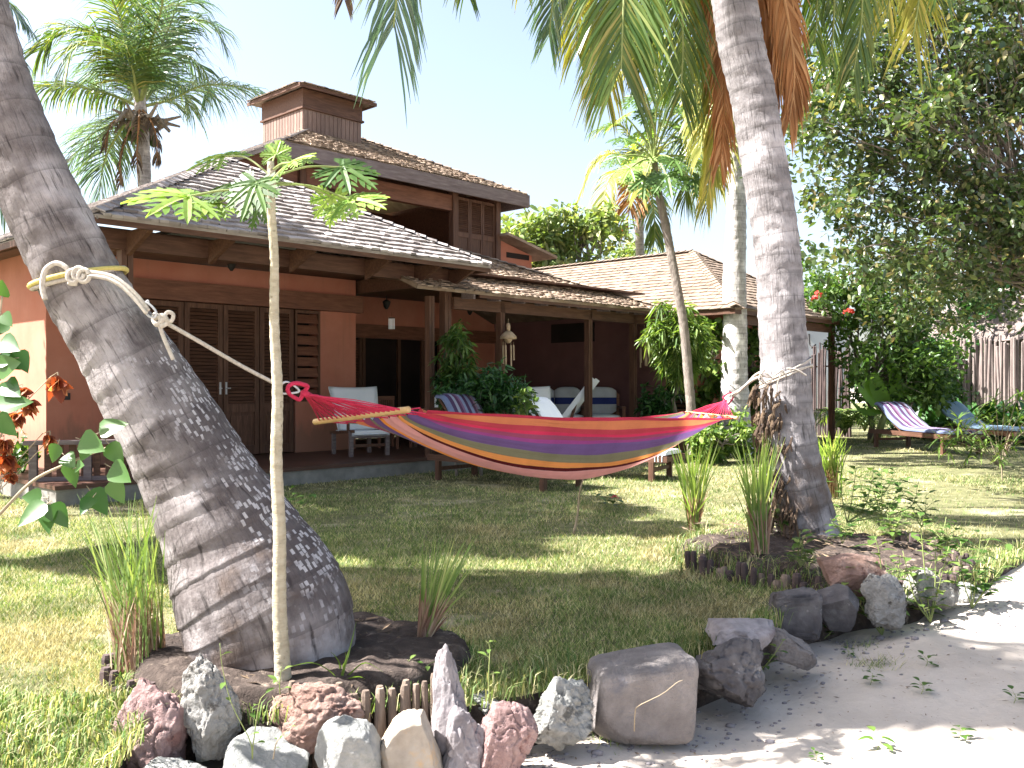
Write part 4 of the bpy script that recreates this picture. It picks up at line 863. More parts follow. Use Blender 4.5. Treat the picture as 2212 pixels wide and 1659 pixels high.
tree('dark-leaved veranda plant in the corner by the end wall', tuple(gz(1405, 985)), at(1405, 930, 18.3), clumps_px(1385, 1440, 850, 925, 18, 18.8, 12, .2), (.13, .06), 110, .03, 'leaf_dark', 'shrub', 'shrub', twigs=3)
tree('bushy dark green shrub by the middle veranda post', tuple(gz(1040, 1030)), at(1035, 930, 14.6), clumps_px(955, 1125, 815, 900, 14.2, 15, 30, .2, lambda x, y: (y-790) > (x-1010)*.25), (.13, .032), 150, .03, 'leaf_dark', 'shrub', 'shrub', twigs=3)
tree('tall thin green plant climbing the big corner post', tuple(gz(985, 1030)), at(985, 900, 14.8), clumps_px(965, 1010, 710, 850, 14.6, 15.0, 14, .13), (.13, .035), 90, .025, 'leaf_bush', 'shrub', 'shrub', twigs=2, droop=.6)
tree('bright young leafy plant in front of the dark shrub', tuple(gz(1130, 1035)), at(1130, 940, 14), clumps_px(1120, 1150, 845, 890, 13.8, 14.1, 6, .09), (.11, .06), 26, .012, 'leaf_bright', 'plant', 'plant', twigs=1)
tree('leafy weeds against the end of the villa at the far left', tuple(gz(20, 1060)), at(20, 1000, 12.5), clumps_px(-60, 60, 960, 1030, 12, 13, 8, .2), (.12, .05), 60, .02, 'leaf_bush', 'plant', 'plant', twigs=2)
# dark strap-leaved mass along the fence
def strap_plant(label, c, n, L, w, mat, group=None, up=.9, name='strap_leaved_plant', cat='plant', spread=.4, droop=1.0):
    V = []; Fc = []; c = np.array(c)
    for i in range(n):
        a = rnd(0, 6.28); d = np.array([math.cos(a), math.sin(a), 0]); e = rnd(.5, 1.35); l = L*rnd(.6, 1.15); p = c+np.array([rnd(-1, 1), rnd(-1, 1), 0])*spread; s = np.array([-d[1], d[0], 0])*w/2
        dirv = d*math.cos(e)+np.array([0, 0, math.sin(e)*up]); o = len(V)
        for k, ww in enumerate((.4, .9, 1, .75, .08)):
            t = k/4; q = p+dirv*l*t-np.array([0, 0, 1])*droop*l*t*t*.45; V += [q-s*ww, q+s*ww]
        Fc += [(o+2*k, o+2*k+1, o+2*k+3, o+2*k+2) for k in range(4)]
    t = npmesh(name, V, Fc, mat, loc=tuple(c)); return tag(t, label, cat, group)
for px, py, Y, n, L in ((1985, 960, 24.6, 50, 2.2), (2040, 960, 24.4, 60, 2.5), (2095, 960, 24, 70, 2.5), (2150, 960, 23.6, 70, 2.4), (2200, 960, 23.2, 70, 2.4), (2250, 960, 22.8, 60, 2.3), (2120, 960, 23.2, 60, 1.8), (2185, 965, 22.6, 60, 1.7), (2235, 965, 22, 50, 1.6)):
    p = gz(px, 830+H*F/Y); strap_plant('dark glossy strap-leaved plant in the bed along the stick fence', p, n, L, .13, 'leaf_dark', 'strap-leaved plants along the fence')
# small feathery palm and banana
b_ = gz(1885, 955); bt = thing('banana_plant', 'banana plant with two broad upright backlit leaves behind the loungers', 'banana plant', tuple(b_))
def big_leaf(pts, wid, nrm, mat, name='leaf', k=34):
    P = smooth_path([tuple(p) for p in pts], k); V = []; Fc = []; n = np.array(nrm, float)
    for i, q in enumerate(P):
        t = i/k; tan = P[min(i+1, k)]-P[max(i-1, 0)]; tan = tan/np.linalg.norm(tan); s = np.cross(tan, n); s /= np.linalg.norm(s)
        w = wid*(math.sin(math.pi*min(1, t*.93+.06))**.55); 
        a_, b_2 = (rnd(.72, 1.04) if random.random() < .3 else rnd(.95, 1.03) for _ in (0, 1)); zz = np.array([0, 0, -1.0])
        V += [q-s*w*a_+n*.2*wid+n*RNG.normal()*.05*wid+zz*w*.3*RNG.random(), q+n*.02*math.sin(i*2.2)*wid, q+s*w*b_2+n*.2*wid+n*RNG.normal()*.05*wid+zz*w*.3*RNG.random()]
    for i in range(k): Fc += [(3*i, 3*i+1, 3*i+4, 3*i+3), (3*i+1, 3*i+2, 3*i+5, 3*i+4)]
    return npmesh(name, V, Fc, mat, smooth=False)
for l, w_, n_2 in (([(1915, 880), (1880, 850), (1850, 800), (1846, 775)], .24, (.3, -1, .1)), ([(1920, 890), (1905, 860), (1893, 830), (1885, 805)], .19, (-.2, -1, .1)), ([(1915, 885), (1935, 850), (1930, 800), (1915, 790)], .15, (-.6, -.7, .1)), ([(1905, 890), (1870, 890), (1850, 880), (1835, 865)], .16, (.1, -.6, .8)), ([(1915, 885), (1950, 850), (1975, 850), (1990, 880)], .14, (.1, -.6, .8))):
    W(big_leaf([at(x, y, 21.9-i*.1) for i, (x, y) in enumerate(l)], w_, n_2, 'leaf_banana'), bt)
sm = MB(); sm.tube([b_-ZZ*.1, at(1900, 930, 22), at(1915, 885, 21.9)], [.1, .09, .06], 8); W(sm.build('stem', 'green_stem', smooth=True), bt)
for px, py, rr in ((1825, 950, .8), (1868, 940, .7)):
    b_ = gz(px, py); sp = thing('small_palm', 'small feathery yellow-green palm left of the loungers' if px < 1840 else 'small fan-leaved palm under the banana plant', 'palm', tuple(b_))
    for i in range(15):
        a = i*2.4; d = Vector((math.cos(a), math.sin(a), 0)); add_frond(sp, [b_+ZZ*.1, b_+d*rr*.35+ZZ*rr*.8, b_+d*rr*.8+ZZ*rr*.95, b_+d*rr*1.15+ZZ*rr*.55], 'leaf_bright', n=22, L=.32, w=.03, droop=.3, r0=.012)
# back garden: vegetation mass far right / behind fence
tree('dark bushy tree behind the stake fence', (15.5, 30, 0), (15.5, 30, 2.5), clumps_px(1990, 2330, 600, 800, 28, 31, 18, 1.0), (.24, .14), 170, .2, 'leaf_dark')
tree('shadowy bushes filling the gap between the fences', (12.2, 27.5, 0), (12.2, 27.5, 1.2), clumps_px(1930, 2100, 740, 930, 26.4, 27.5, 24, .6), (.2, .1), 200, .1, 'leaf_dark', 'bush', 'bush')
# ------------------------------------------------------------- hammock
def lerp(a, b, t): return a+(b-a)*t
HA, HB = at(186, 596, 4.38), at(1690, 800, 8.05)
bn, bf = at(876, 886, 5.30), at(686, 911, 5.78)           # left bar: near end, far end
rn, rf_ = at(1588, 903, 7.72), at(1486, 892, 8.28)        # right bar
bd = (bn-bf).normalized(); mid1 = (bn+bf)/2; mid2 = (rn+rf_)/2; ax = (mid2-mid1).normalized()
loopL = at(628, 838, 5.0); loopR = at(1578, 856, 8.3)
ham = thing('hammock', 'striped crimson, orange, purple and green hammock slung between the two coconut palms', 'hammock', tuple(mid1.lerp(mid2, .5)))
def arcx(s, hw_, sag):
    # x in -1..1 at arc-length fraction s of the parabola z = -sag*(1-x^2), half width hw_
    key = (round(hw_, 2), round(sag, 2))
    if key not in ARC:
        x = np.linspace(-1, 1, 201); d = np.sqrt(hw_**2+(2*sag*x)**2); c = np.concatenate([[0], np.cumsum((d[1:]+d[:-1])/2)]); ARC[key] = (c/c[-1], x)
    return float(np.interp(s, *ARC[key]))
ARC = {}
NS, NT = 48, 90; V = []; Fc = []; U = []
for i in range(NT+1):
    t = i/NT; sg = math.sin(math.pi*min(1, t*1.0))**.75
    n0 = bn.lerp(rn, t)-ZZ*.022*math.sin(math.pi*t); f0 = bf.lerp(rf_, t)
    n0 = n0+ax*(.16*(1-t)-.06*t); f0 = f0+ax*(.2*(1-t)-.1*t)
    c = (n0+f0)/2; pinch = 1-.3*math.sin(math.pi*t); ff = c+(f0-c)*pinch-ZZ*(.05*math.sin(math.pi*t)); nn = n0.copy()
    for j in range(NS+1):
        s = j/NS; xx = arcx(s, (ff-nn).length/2, max(.43*sg, .02)); q = nn.lerp(ff, (xx+1)/2); dp = .43*sg*(1-xx*xx)
        q = q-ZZ*(dp+.008*math.sin(s*31+math.sin(t*7)*2.5)*(.6+.4*math.sin(t*23+s*5))*min(1, 5*min(t, 1-t)+.2)+.02*math.sin(s*60)*max(0, 1-t*14)+.012*math.sin(s*50)*max(0, 1-(1-t)*10))
        V.append(q)
hm = MB(); fs = []; us = []
for i in range(NT):
    for j in range(NS):
        a = i*(NS+1)+j; fs.append((a, a+1, a+NS+2, a+NS+1)); us.append(((j/NS, i/NT), ((j+1)/NS, i/NT), ((j+1)/NS, (i+1)/NT), (j/NS, (i+1)/NT)))
hm.add(V, fs, us); cloth = W(hm.build('cloth', 'hammock_cloth', smooth=True), ham)
for (a, b, tt, lp_, nm) in ((bn, bf, 0, loopL, 0), (rn, rf_, 1, loopR, 1)):
    m = MB(); e = (b-a).normalized()*.03; r = .019 if nm == 0 else .014
    m.tube([a-e, a-e*.9, a, b, b+e*.9, b+e], [r*.6, r, r, r, r, r*.6], 12); W(m.build('spreader_bar', 'bar_wood', smooth=True), ham)
    m = MB(); row = V[:NS+1] if nm == 0 else V[-(NS+1):]; n = 18
    knot = lp_+(((a+b)/2)-lp_).normalized()*.11
    for i in range(n):
        s = (i+.5)/n; p = a.lerp(b, s); q = row[int(s*NS)]
        dv = (p-knot); md = knot.lerp(p, .5)-ZZ*.01*math.sin(i)
        m.tube([knot+Vector((0, 0, (s-.5)*.02)), knot+dv*.12+Vector((0, 0, rnd(-.006, .006))), md, p, q], .0046 if nm == 0 else .0046, 6, cap=False)
        if nm == 0: m.tube([knot+Vector((0, 0, (s-.5)*.02)), md+ZZ*.012, p+ZZ*.004], .0028, 5, cap=False)
    W(m.build('strings', 'string_red', smooth=True), ham)
    m = MB(); d = (knot-lp_).normalized(); sdv = d.cross(Vector((0, 1, 0))).normalized(); w = .05 if nm == 0 else .045; l = .13 if nm == 0 else .16
    pts = [knot]
    for k in range(13):
        th = math.pi*k/12; pts.append(knot-d*(l*math.sin(th)*1.0)*1-d*.0+sdv*w*math.cos(th)*(math.sin(th*.5+.785)**.5))
    pts.append(knot); m.tube([tuple(x) for x in smooth_path([tuple(x) for x in pts], 40)], .012 if nm == 0 else .007, 8)
    m.tube([knot-d*.015, knot, knot+d*.02, knot+d*.07], [.012, .021, .02, .014] if nm == 0 else [.008, .014, .014, .009], 10)
    W(m.build('loop', 'string_red', smooth=True), ham)
# left rope
rl = thing('hammock_rope', 'pale thick rope knotted round the leaning palm and clipped to the hammock', 'rope', tuple(HA))
def trunk_ring(T, px, py, tilt, r_add, n=60, turn=0.0, a0=0, a1=2*math.pi):
    """circle hugging trunk T at the height seen at image row py; tilt raises one side"""
    Q = smooth_path(T, 120); q = min(Q, key=lambda k: abs((830-py)/F*k[1]+H-k[2])); i = [id(x) for x in Q].index(id(q))
    ax_ = Vector(Q[min(i+1, 120)][:3])-Vector(Q[max(i-1, 0)][:3]); ax_.normalize(); c = Vector(q[:3])
    e1 = ax_.cross(Vector((0, 1, 0))).normalized(); e2 = ax_.cross(e1)
    return [c+(e1*math.cos(a)+e2*math.sin(a))*(q[3]+r_add)+ax_*(tilt*math.cos(a+turn)) for a in [a0+(a1-a0)*k/n for k in range(n+1)]]
m = MB(); m.tube(trunk_ring(LT, 0, 610, .05, .022), .013, 8, cap=False); W(m.build('yellow_coil', 'rope_yellow', smooth=True), rl)
m = MB(); m.tube(trunk_ring(LT, 0, 592, .05, .018, turn=.5), .011, 8, cap=False)
yk = 4.36
def pth(l, Y0=4.3, n=40): return [tuple(x) for x in smooth_path([tuple(at(p[0], p[1], p[2] if len(p) > 2 else Y0)) for p in l], n)]
m.tube(pth([(98, 648), (92, 625), (93, 600), (101, 580), (122, 569), (144, 580), (150, 600)], 4.27), .0125, 10)
for c in ((158, 597), (170, 592), (181, 596)):
    l = [(c[0]+12*math.cos(a), c[1]+13*math.sin(a)) for a in np.arange(0, 6.6, .6)]; m.tube(pth(l, 4.27-c[0]*.0001), .0115, 8)
m.tube(pth([(150, 585), (165, 604), (150, 612), (166, 614)], 4.26), .011, 8)
m.tube(pth([(182, 588), (215, 592), (245, 600), (272, 618), (300, 645), (320, 672)], 4.3), .0125, 10)
m.tube(pth([(186, 597), (215, 599), (240, 606), (266, 622), (296, 652), (317, 678)], 4.28), .0095, 8)
m.tube(pth([(345, 690, 4.36), (430, 738, 4.52), (520, 790, 4.74), (604, 834, 4.97)]), .0105, 12)
m.tube(pth([(332, 680, 4.33), (350, 690, 4.32), (340, 702, 4.33), (333, 690, 4.34), (352, 683, 4.32), (360, 697, 4.33), (346, 706, 4.32)]), .013, 8)
m.tube(pth([(352, 690, 4.33), (362, 675, 4.33), (374, 680, 4.33), (370, 694, 4.33), (358, 690, 4.33)]), .0095, 8)
m.tube(pth([(343, 700, 4.33), (356, 735, 4.33), (374, 777, 4.33)]), .010, 8)
W(m.build('rope', 'rope', smooth=True), rl)
m = MB(); m.tube(pth([(306, 660), (318, 655), (336, 672), (334, 686), (320, 682), (306, 662)], 4.31), .006, 8); m.tube(pth([(312, 655), (320, 650), (322, 660)], 4.31), .004, 6)
W(m.build('carabiner', 'metal', smooth=True), rl)
m = MB(); m.tube(pth([(604, 832, 4.96), (622, 826, 4.99), (646, 846, 5.03), (604, 850, 4.99), (602, 834, 4.96)]), .006, 8); W(m.build('ring', 'metal', smooth=True), rl)
# right rope
rr_ = thing('hammock_rope', 'frayed white rope wound round the tall ringed palm holding the right end of the hammock', 'rope', tuple(HB))
m = MB()
for py, tl, tu in ((815, .09, .3), (808, .08, .6), (798, .1, .1)): m.tube(trunk_ring(RT, 0, py, tl, .012, turn=math.pi+tu), .009, 7, cap=False)
m.tube(pth([(1581, 853, 8.25), (1600, 842, 8.18), (1625, 822, 8.05), (1648, 812, 7.98)]), .013, 8); m.tube(pth([(1584, 856, 8.25), (1606, 838, 8.15), (1630, 812, 8.05), (1652, 800, 7.98)]), .010, 8)
for l in ([(1640, 808), (1665, 815), (1690, 800), (1680, 825), (1677, 850)], [(1690, 802), (1700, 812), (1712, 806)], [(1650, 800), (1640, 818), (1652, 828), (1668, 820), (1655, 806)], [(1700, 796), (1722, 800), (1742, 812)], [(1640, 812), (1655, 832), (1640, 840)]):
    m.tube(pth(l, 7.94), .008, 6)
W(m.build('rope', 'rope', smooth=True), rr_)

# ------------------------------------------------------------- furniture
def lounger(label, head, foot, s, back_h, mat, group, tie=False):
    head = Vector(head); foot = Vector(foot); d = (foot-head).normalized(); a = math.atan2(d.y, d.x); t = thing('sun_lounger', label, 'sun lounger', (head.x, head.y, 0), a, group)
    L = 2.05*s; w = .34*s; h = .34*s
    m = MB()
    for y in (-w, w): m.box((-.15*s, y-.02*s, h-.08*s), (L+.12*s, y+.02*s, h))
    for k in range(9): x = .75*s+k*(L-.7*s)/9; m.box((x, -w+.02*s, h-.03*s), (x+.09*s, w-.02*s, h-.008*s))
    m.box((-.15*s, -w+.02*s, h-.07*s), (-.1*s, w-.02*s, h-.01*s)); m.box((L+.07*s, -w+.02*s, h-.07*s), (L+.12*s, w-.02*s, h-.01*s)); m.build('frame', 'wood', t)
    for x in (.06*s, L-.1*s):
        for y in (-w, w): MB().box((x-.035*s, y-.03*s, 0), (x+.035*s, y+.03*s, h-.08*s)).build('leg', 'wood_vert', t)
        MB().box((x-.015*s, -w+.03*s, .13*s), (x+.015*s, w-.03*s, .18*s)).build('crossbar', 'wood', t)
    m = MB(); px = .72*s; hx, hz = .02*s, h+back_h
    for y in (-w*.8, w*.8): m.beam((px, y, h+.0), (hx, y, hz), .04*s, .035*s)
    for k in range(6): q = Vector((px, 0, h)).lerp(Vector((hx, 0, hz)), (k+.5)/6); m.beam(q-Vector((0, w*.78, 0)), q+Vector((0, w*.78, 0)), .02*s, .06*s)
    m.beam((.3*s, 0, h-.03), (.42*s, 0, h+back_h*.5), .04*s, .04*s); m.build('backrest', 'wood', t)
    # mattress: a slab following frame and backrest
    prof = [(hx-.06*s, hz+.015*s), (hx+.1*s, hz-.03*s), (lerp(hx, px, .5), lerp(hz, h, .5)+.0), (px-.12*s, h+.1*s), (px+.05*s, h+.03*s), (px+.3*s, h+.012*s), (L*.75, h+.01*s), (L+.08*s, h+.01*s)]
    Q = smooth_path(prof, 30); th = .06*s; m = MB(); vs = []; W_ = w*.92; ny_ = 10
    for i, q in enumerate(Q):
        tn = Q[min(i+1, 30)]-Q[max(i-1, 0)]; tn = tn/np.linalg.norm(tn); nx_, nz_ = -tn[1], tn[0]
        if nz_ < 0: nx_, nz_ = -nx_, -nz_
        for j in range(ny_+1): y = -W_+2*W_*j/ny_; pf = 1-.5*abs(y/W_)**6; vs.append((q[0]+nx_*th*pf+0, y, q[1]+nz_*th*pf+.004*math.sin(j*2+i)))
        for j in range(ny_+1): y = -W_+2*W_*j/ny_; vs.append((q[0], y, q[1]+.002))
    st = 2*(ny_+1); fs = []; us = []
    for i in range(30):
        for j in range(ny_): a_ = i*st+j; fs.append((a_, a_+st, a_+st+1, a_+1)); us.append(((j/ny_, i/30), (j/ny_, (i+1)/30), ((j+1)/ny_, (i+1)/30), ((j+1)/ny_, i/30)))
        for j in range(ny_): a_ = i*st+ny_+1+j; fs.append((a_, a_+1, a_+st+1, a_+st)); us.append(((j/ny_, 0),)*4)
        for k in (0, ny_): a_ = i*st+k; fs.append((a_, a_+ny_+1, a_+st+ny_+1, a_+st) if k == 0 else (a_, a_+st, a_+st+ny_+1, a_+ny_+1)); us.append(((.99 if k else .01, 0),)*4)
    for i in (0, 30):
        for j in range(ny_): a_ = i*st+j; fs.append((a_, a_+1, a_+ny_+2, a_+ny_+1) if i == 0 else (a_+1, a_, a_+ny_+1, a_+ny_+2)); us.append(((j/ny_, 0), ((j+1)/ny_, 0), ((j+1)/ny_, 0), (j/ny_, 0)))
    m.add(vs, fs, us); mt = m.build('mattress', mat, t, smooth=False)
    if tie:
        k = MB()
        for x in (L-.05, L+.0, L+.06): k.tube([(x, -w-.025, h-.08), (x, -w-.03, h+.0), (x, -w+.03, h+.045), (x, -w+.2, h+.075)], .006, 5)
        k.build('tie', 'canvas', mt)
    return t
g1 = 'pair of loungers behind the hammock'; g2 = 'pair of loungers on the right lawn'
n_h = Vector((.7255, -.688, 0))
la = (gz(950, 1035)+gz(1045, 1022))/2; lounger('wooden lounger with white and mauve striped mattress, nearer the veranda chair', Vector((-.9, 14.18, 0)), Vector((-.9, 14.18, 0))+n_h*2, 1.12, .84, 'mattress_striped', g1)
lounger('wooden lounger with plain white mattress, its foot end tied with white cords', Vector((.36, 15.0, 0)), Vector((2.2, 13.95, 0)), 1.12, .78, 'canvas', g1, True)
lounger('wooden lounger with mauve striped mattress on the right lawn', Vector((8.75, 21.2, 0)), Vector((9.3, 18.6, 0)), 1.22, .54, 'mattress_striped', g2)
lounger('wooden lounger with pale blue mattress on the right lawn', Vector((10.6, 22.4, 0)), Vector((11.3, 19.8, 0)), 1.22, .54, 'mattress_pale', g2)
def deck_chair(label, u, v, rz, group):
    t = thing('deck_chair', label, 'chair', tuple(hw(u, v, .25)), HRZ+rz, group)
    for x in (-.33, .33):
        MB().box((x-.03, -.42, 0), (x+.03, -.36, .42)).build('leg', 'wood_grey', t); MB().box((x-.03, .3, 0), (x+.03, .36, .36)).build('leg', 'wood_grey', t)
        MB().beam((x, -.48, .42), (x, .45, .36), .05, .05).build('side_rail', 'wood', t)
        MB().beam((x*1.08, -.35, .62), (x*1.08, .25, .64), .06, .025).beam((x*1.08, -.33, .4), (x*1.08, -.33, .62), .04, .04).build('armrest', 'wood', t)
    MB().box((-.3, -.41, .3), (.3, -.37, .4)).build('front_rail', 'wood_grey', t); MB().box((-.3, -.38, .15), (.3, -.36, .2)).build('crossbar', 'wood', t)
    def sheet(name, prof, wa, wb):
        Q = smooth_path(prof, 16); vs = []; n = 10
        for side in (0, 1):
            for i, q in enumerate(Q):
                for j in range(n+1):
                    w = lerp(wa, wb, i/16); x = -w+2*w*j/n; vs.append((x, q[0]+.022*side+.012*math.cos(x*4), q[1]-.02*(1-(2*j/n-1)**2)*(i/16)-.02*side))
        k = 17*(n+1); fs = []
        for i in range(16):
            for j in range(n): a_ = i*(n+1)+j; fs += [(a_, a_+1, a_+n+2, a_+n+1), (k+a_, k+a_+n+1, k+a_+n+2, k+a_+1)]
        for i in range(16):
            for j in (0, n): a_ = i*(n+1)+j; fs.append((a_, k+a_, k+a_+n+1, a_+n+1))
        for i in (0, 16):
            for j in range(n): a_ = i*(n+1)+j; fs.append((a_, a_+1, k+a_+1, k+a_))
        MB().add(vs, fs).build(name, 'canvas', t, smooth=True)
    sheet('seat', [(-.47, .36), (-.46, .43), (-.3, .43), (.0, .4), (.2, .42)], .34, .34); sheet('back', [(.05, .42), (.08, .6), (.16, .9), (.27, 1.16)], .36, .45)
    return t
deck_chair('white canvas deck chair on the veranda beside the louvred doors', 1.42, 1.35, -.22, 'white canvas chairs on the veranda')
deck_chair('white canvas deck chair partly hidden behind the dark green shrub', 5.4, .95, -.5, 'white canvas chairs on the veranda')
def slat_chair(u, v, rz):
    t = thing('dining_chair', 'dark wooden chair with vertical slat back in the shade of the veranda', 'chair', tuple(hw(u, v, .25)), HRZ+rz)
    MB().box((-.24, -.24, .43), (.24, .24, .47)).build('seat', 'wood_red', t)
    for x in (-.21, .21):
        MB().box((x-.02, -.22, 0), (x+.02, -.18, .43)).build('leg', 'wood_red', t); MB().box((x-.02, .2, 0), (x+.02, .24, .92)).build('leg', 'wood_red', t)
    m = MB().box((-.24, .2, .9), (.24, .24, .97)).box((-.19, .205, .55), (.19, .235, .59))
    for k in range(7): x = -.17+k*.057; m.box((x-.011, .21, .59), (x+.011, .23, .9))
    m.build('backrest', 'wood_red', t)
slat_chair(2.9, 2.2, .25); 
tb = thing('table', 'dark veranda table behind the posts', 'table', tuple(hw(4.0, 2.5, .25)), HRZ)
MB().box((-.8, -.45, .68), (.8, .45, .74)).build('tabletop', 'wood', tb)
for x in (-.7, .7):
    for y in (-.38, .38): MB().box((x-.035, y-.035, 0), (x+.035, y+.035, .68)).build('leg', 'wood', tb)
tag(MB().add([(0, 0, 0), (.17, 0, 0), (.12, .07, .2), (.03, .07, .2), (0, .16, 0), (.17, .16, 0)], [(0, 1, 2, 3), (2, 5, 4, 3), (0, 3, 4), (1, 5, 2)]).build('menu_card', 'canvas'), 'small white folded card standing on the dark veranda table', 'card').location = hw(3.75, 2.2, .993)
def armchair(label, u, v, rz, wd_, group):
    t = thing('armchair', label, 'armchair', tuple(hw(u, v, .25)), HRZ+rz, group); h = wd_/2
    for x in (-h, h):
        for y in (-.35, .35): MB().box((x-.03, y-.03, 0), (x+.03, y+.03, .58 if y < 0 else .85)).build('leg', 'wood_red', t)
        MB().box((x-.04, -.38, .58), (x+.04, .33, .62)).build('armrest', 'wood_red', t)
    MB().box((-h+.03, -.33, .24), (h-.03, .33, .3)).build('seat_frame', 'wood_red', t); MB().box((-h, .36, .3), (h, .39, .88)).build('back_frame', 'wood_red', t)
    def pad(name, a, c, uvax, mat, n=8):
        m = MB(); vs = []; us = []; fs = []
        a = Vector(a); c = Vector(c); ce = (a+c)/2; hf = (c-a)/2
        for i in range(n+1):
            for j in range(17):
                th = 2*math.pi*j/16; e = .45; x = a.x+(c.x-a.x)*i/n; k = 1-.25*abs(2*i/n-1)**4
                cy, cz = math.cos(th), math.sin(th); vs.append((x, ce.y+hf.y*k*math.copysign(abs(cy)**e, cy), ce.z+hf.z*k*math.copysign(abs(cz)**e, cz)))
        for i in range(n):
            for j in range(16):
                q = i*17+j; fs.append((q, q+1, q+18, q+17)); 
                us.append(tuple((0, (vs[w][2]-a.z)/(c.z-a.z)) if uvax == 'z' else (0, (vs[w][1]-a.y)/(c.y-a.y)) for w in fs[-1]))
        fs += [tuple(range(16))[::-1], tuple(n*17+j for j in range(16))]; us += [tuple((0, .1) for _ in range(16))]*2
        m.add(vs, fs, us); m.build(name, mat, t, smooth=True)
    k = max(1, round(wd_/.62)); cw = (wd_-.08)/k
    for i in range(k):
        x0 = -h+.04+cw*i; pad('seat_cushion', (x0, -.36, .3), (x0+cw-.015, .3, .47), 'y', 'canvas'); pad('back_cushion', (x0, .17, .45), (x0+cw-.015, .34, .98), 'z', 'cushion_striped')
    return t
s1 = armchair('long veranda sofa with blue and white striped back cushions', 7.0, 1.75, -.75, 1.2, 'blue cushioned veranda seats')
s2 = armchair('wooden armchair with blue and white striped cushion beside the sofa', 7.68, .98, -.75, .74, 'blue cushioned veranda seats')
s1.scale = s2.scale = (1.05, 1.05, 1.16)
t = thing('folded_chair', 'white folded deck chair leaning diagonally by the slim veranda post', 'chair', tuple(hw(6.15, .75, .25)))
pA, pB = at(1215, 905, 18.3), at(1282, 818, 18.3); of = Vector((.12, .4, -.02))
W(MB().beam(pA, pB, .05, .1).build('frame', 'canvas'), t); W(MB().beam(pA+of, pB+of, .05, .1).build('frame', 'canvas'), t)
W(MB().beam(pA+of*.5, (pA*.35+pB*.65)+of*.5, .36, .015).build('canvas_sling', 'canvas'), t); W(MB().beam(pA+Vector((0, .05, -.62)), pA+(pB-pA)*.45, .04, .06).build('leg', 'wood', ), t)

# hanging things under the veranda roof
def chime(label, p, s, n=6, shell='bamboo'):
    t = thing('wind_chime', label, 'wind chime', tuple(p), 0, 'bamboo wind chimes under the veranda beam')
    m = MB(); m.tube([(0, 0, 0), (0, 0, -.09*s)], .004, 5); m.tube([(0, 0, -.06*s), (0, 0, -.1*s), (0, 0, -.16*s), (0, 0, -.2*s)], [.02*s, .03*s, .028*s, .02*s], 10); m.build('top_bead', shell, t, smooth=True)
    m = MB(); m.tube([(0, 0, -.17*s), (0, 0, -.2*s), (0, 0, -.25*s), (0, 0, -.29*s)], [.03*s, .07*s, .115*s, .12*s], 14); m.tube([(0, 0, -.26*s), (0, 0, -.31*s), (0, 0, -.35*s)], [.06*s, .055*s, .02*s], 12); m.build('coconut_cap', shell, t, smooth=True)
    for i in range(n):
        a = 6.28*i/n; x, y = math.cos(a)*.075*s, math.sin(a)*.075*s; l = rnd(.2, .34)*s
        MB().tube([(x, y, -.33*s), (x, y, -.4*s)], .003, 4).tube([(x, y, -.38*s), (x+.004, y, -.38*s-l)], .012*s, 7).build('chime_tube', shell, t)
chime('bamboo wind chime hanging right of the second slim post', at(1098, 689, 16.3), 1.25); chime('bamboo wind chime hanging near the right end of the veranda', at(1392, 702, 19.2), 1.3, 5)
t = thing('wind_chime', 'short wind chime of white hanging strips in the veranda', 'wind chime', tuple(at(846, 676, 15.7)))
MB().tube([(0, 0, 0), (0, 0, -.08)], .003, 4).tube([(0, 0, -.08), (0, 0, -.095)], .055, 10).build('top_disc', 'wood', t)
for i in range(5): MB().box((-.05+i*.022, -.004, -.28), (-.038+i*.022, .004, -.1)).build('strip', 'canvas', t)
for px, py, v in ((500, 573, 2.2), (835, 660, 3.0), (1015, 675, 4.0), (1187, 688, 4.2)):
    Yv = (v+P0.x*DV.x+P0.y*DV.y)/(((px-1106)/F)*DV.x+DV.y); p = at(px, py-10, Yv)
    t = thing('ceiling_lamp', {500: 'small dark lamp hanging under the eave above the louvred doors', 835: 'dark lantern above the white strip chime', 1015: 'dark lantern over the back doors of the veranda', 1187: 'dark lantern near the vent of the end wall'}[px], 'lamp', tuple(p), 0, 'dark lamps under the veranda ceiling')
    MB().tube([(0, 0, .1), (0, 0, .0)], .012, 6).build('stem', 'black', t); MB().tube([(0, 0, .02), (0, 0, -.02), (0, 0, -.12), (0, 0, -.17)], [.03, .085, .055, .02], 10).build('shade', 'black', t)

# ------------------------------------------------------------- fences, hut, wall, low rail
def stick_fence(name, label, p, q, h, r, mat, n, lean=.07, rails=True):
    p = Vector(p); q = Vector(q); t = thing(name, label, 'fence', tuple(p)); L = (q-p).length
    for i in range(n):
        c = p.lerp(q, (i+.5+rnd(-.35, .35))/n)+Vector((0, rnd(-1, 1)*r*.8, 0)); hh = h*rnd(.9, 1.05); rr = r*rnd(.5, 1.1); l = Vector((rnd(-lean, lean), rnd(-lean, lean), 0))
        m = MB(); m.tube([c-ZZ*.15, c+ZZ*hh*.5+l*rnd(-.6, 1.4), c+ZZ*hh+l, c+ZZ*(hh+.02)+l], [rr, rr*.95, rr*.85, rr*.5], 6); W(m.build('stake', mat), t)
    if rails:
        d = (q-p).normalized(); off = Vector((d.y, -d.x, 0))*(-r*1.3)
        for z in (h*.3, h*.78): m = MB(); m.tube([p+off+ZZ*z, q+off+ZZ*z], r*.5, 6); W(m.build('rail', mat), t)
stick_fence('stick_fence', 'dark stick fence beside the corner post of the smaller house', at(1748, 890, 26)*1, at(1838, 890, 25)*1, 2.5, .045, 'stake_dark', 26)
for o in list(C.objects):
    if o.name.startswith('stick_fence') and o.type == 'EMPTY': o.location.z -= H+(830-890)/F*25.5
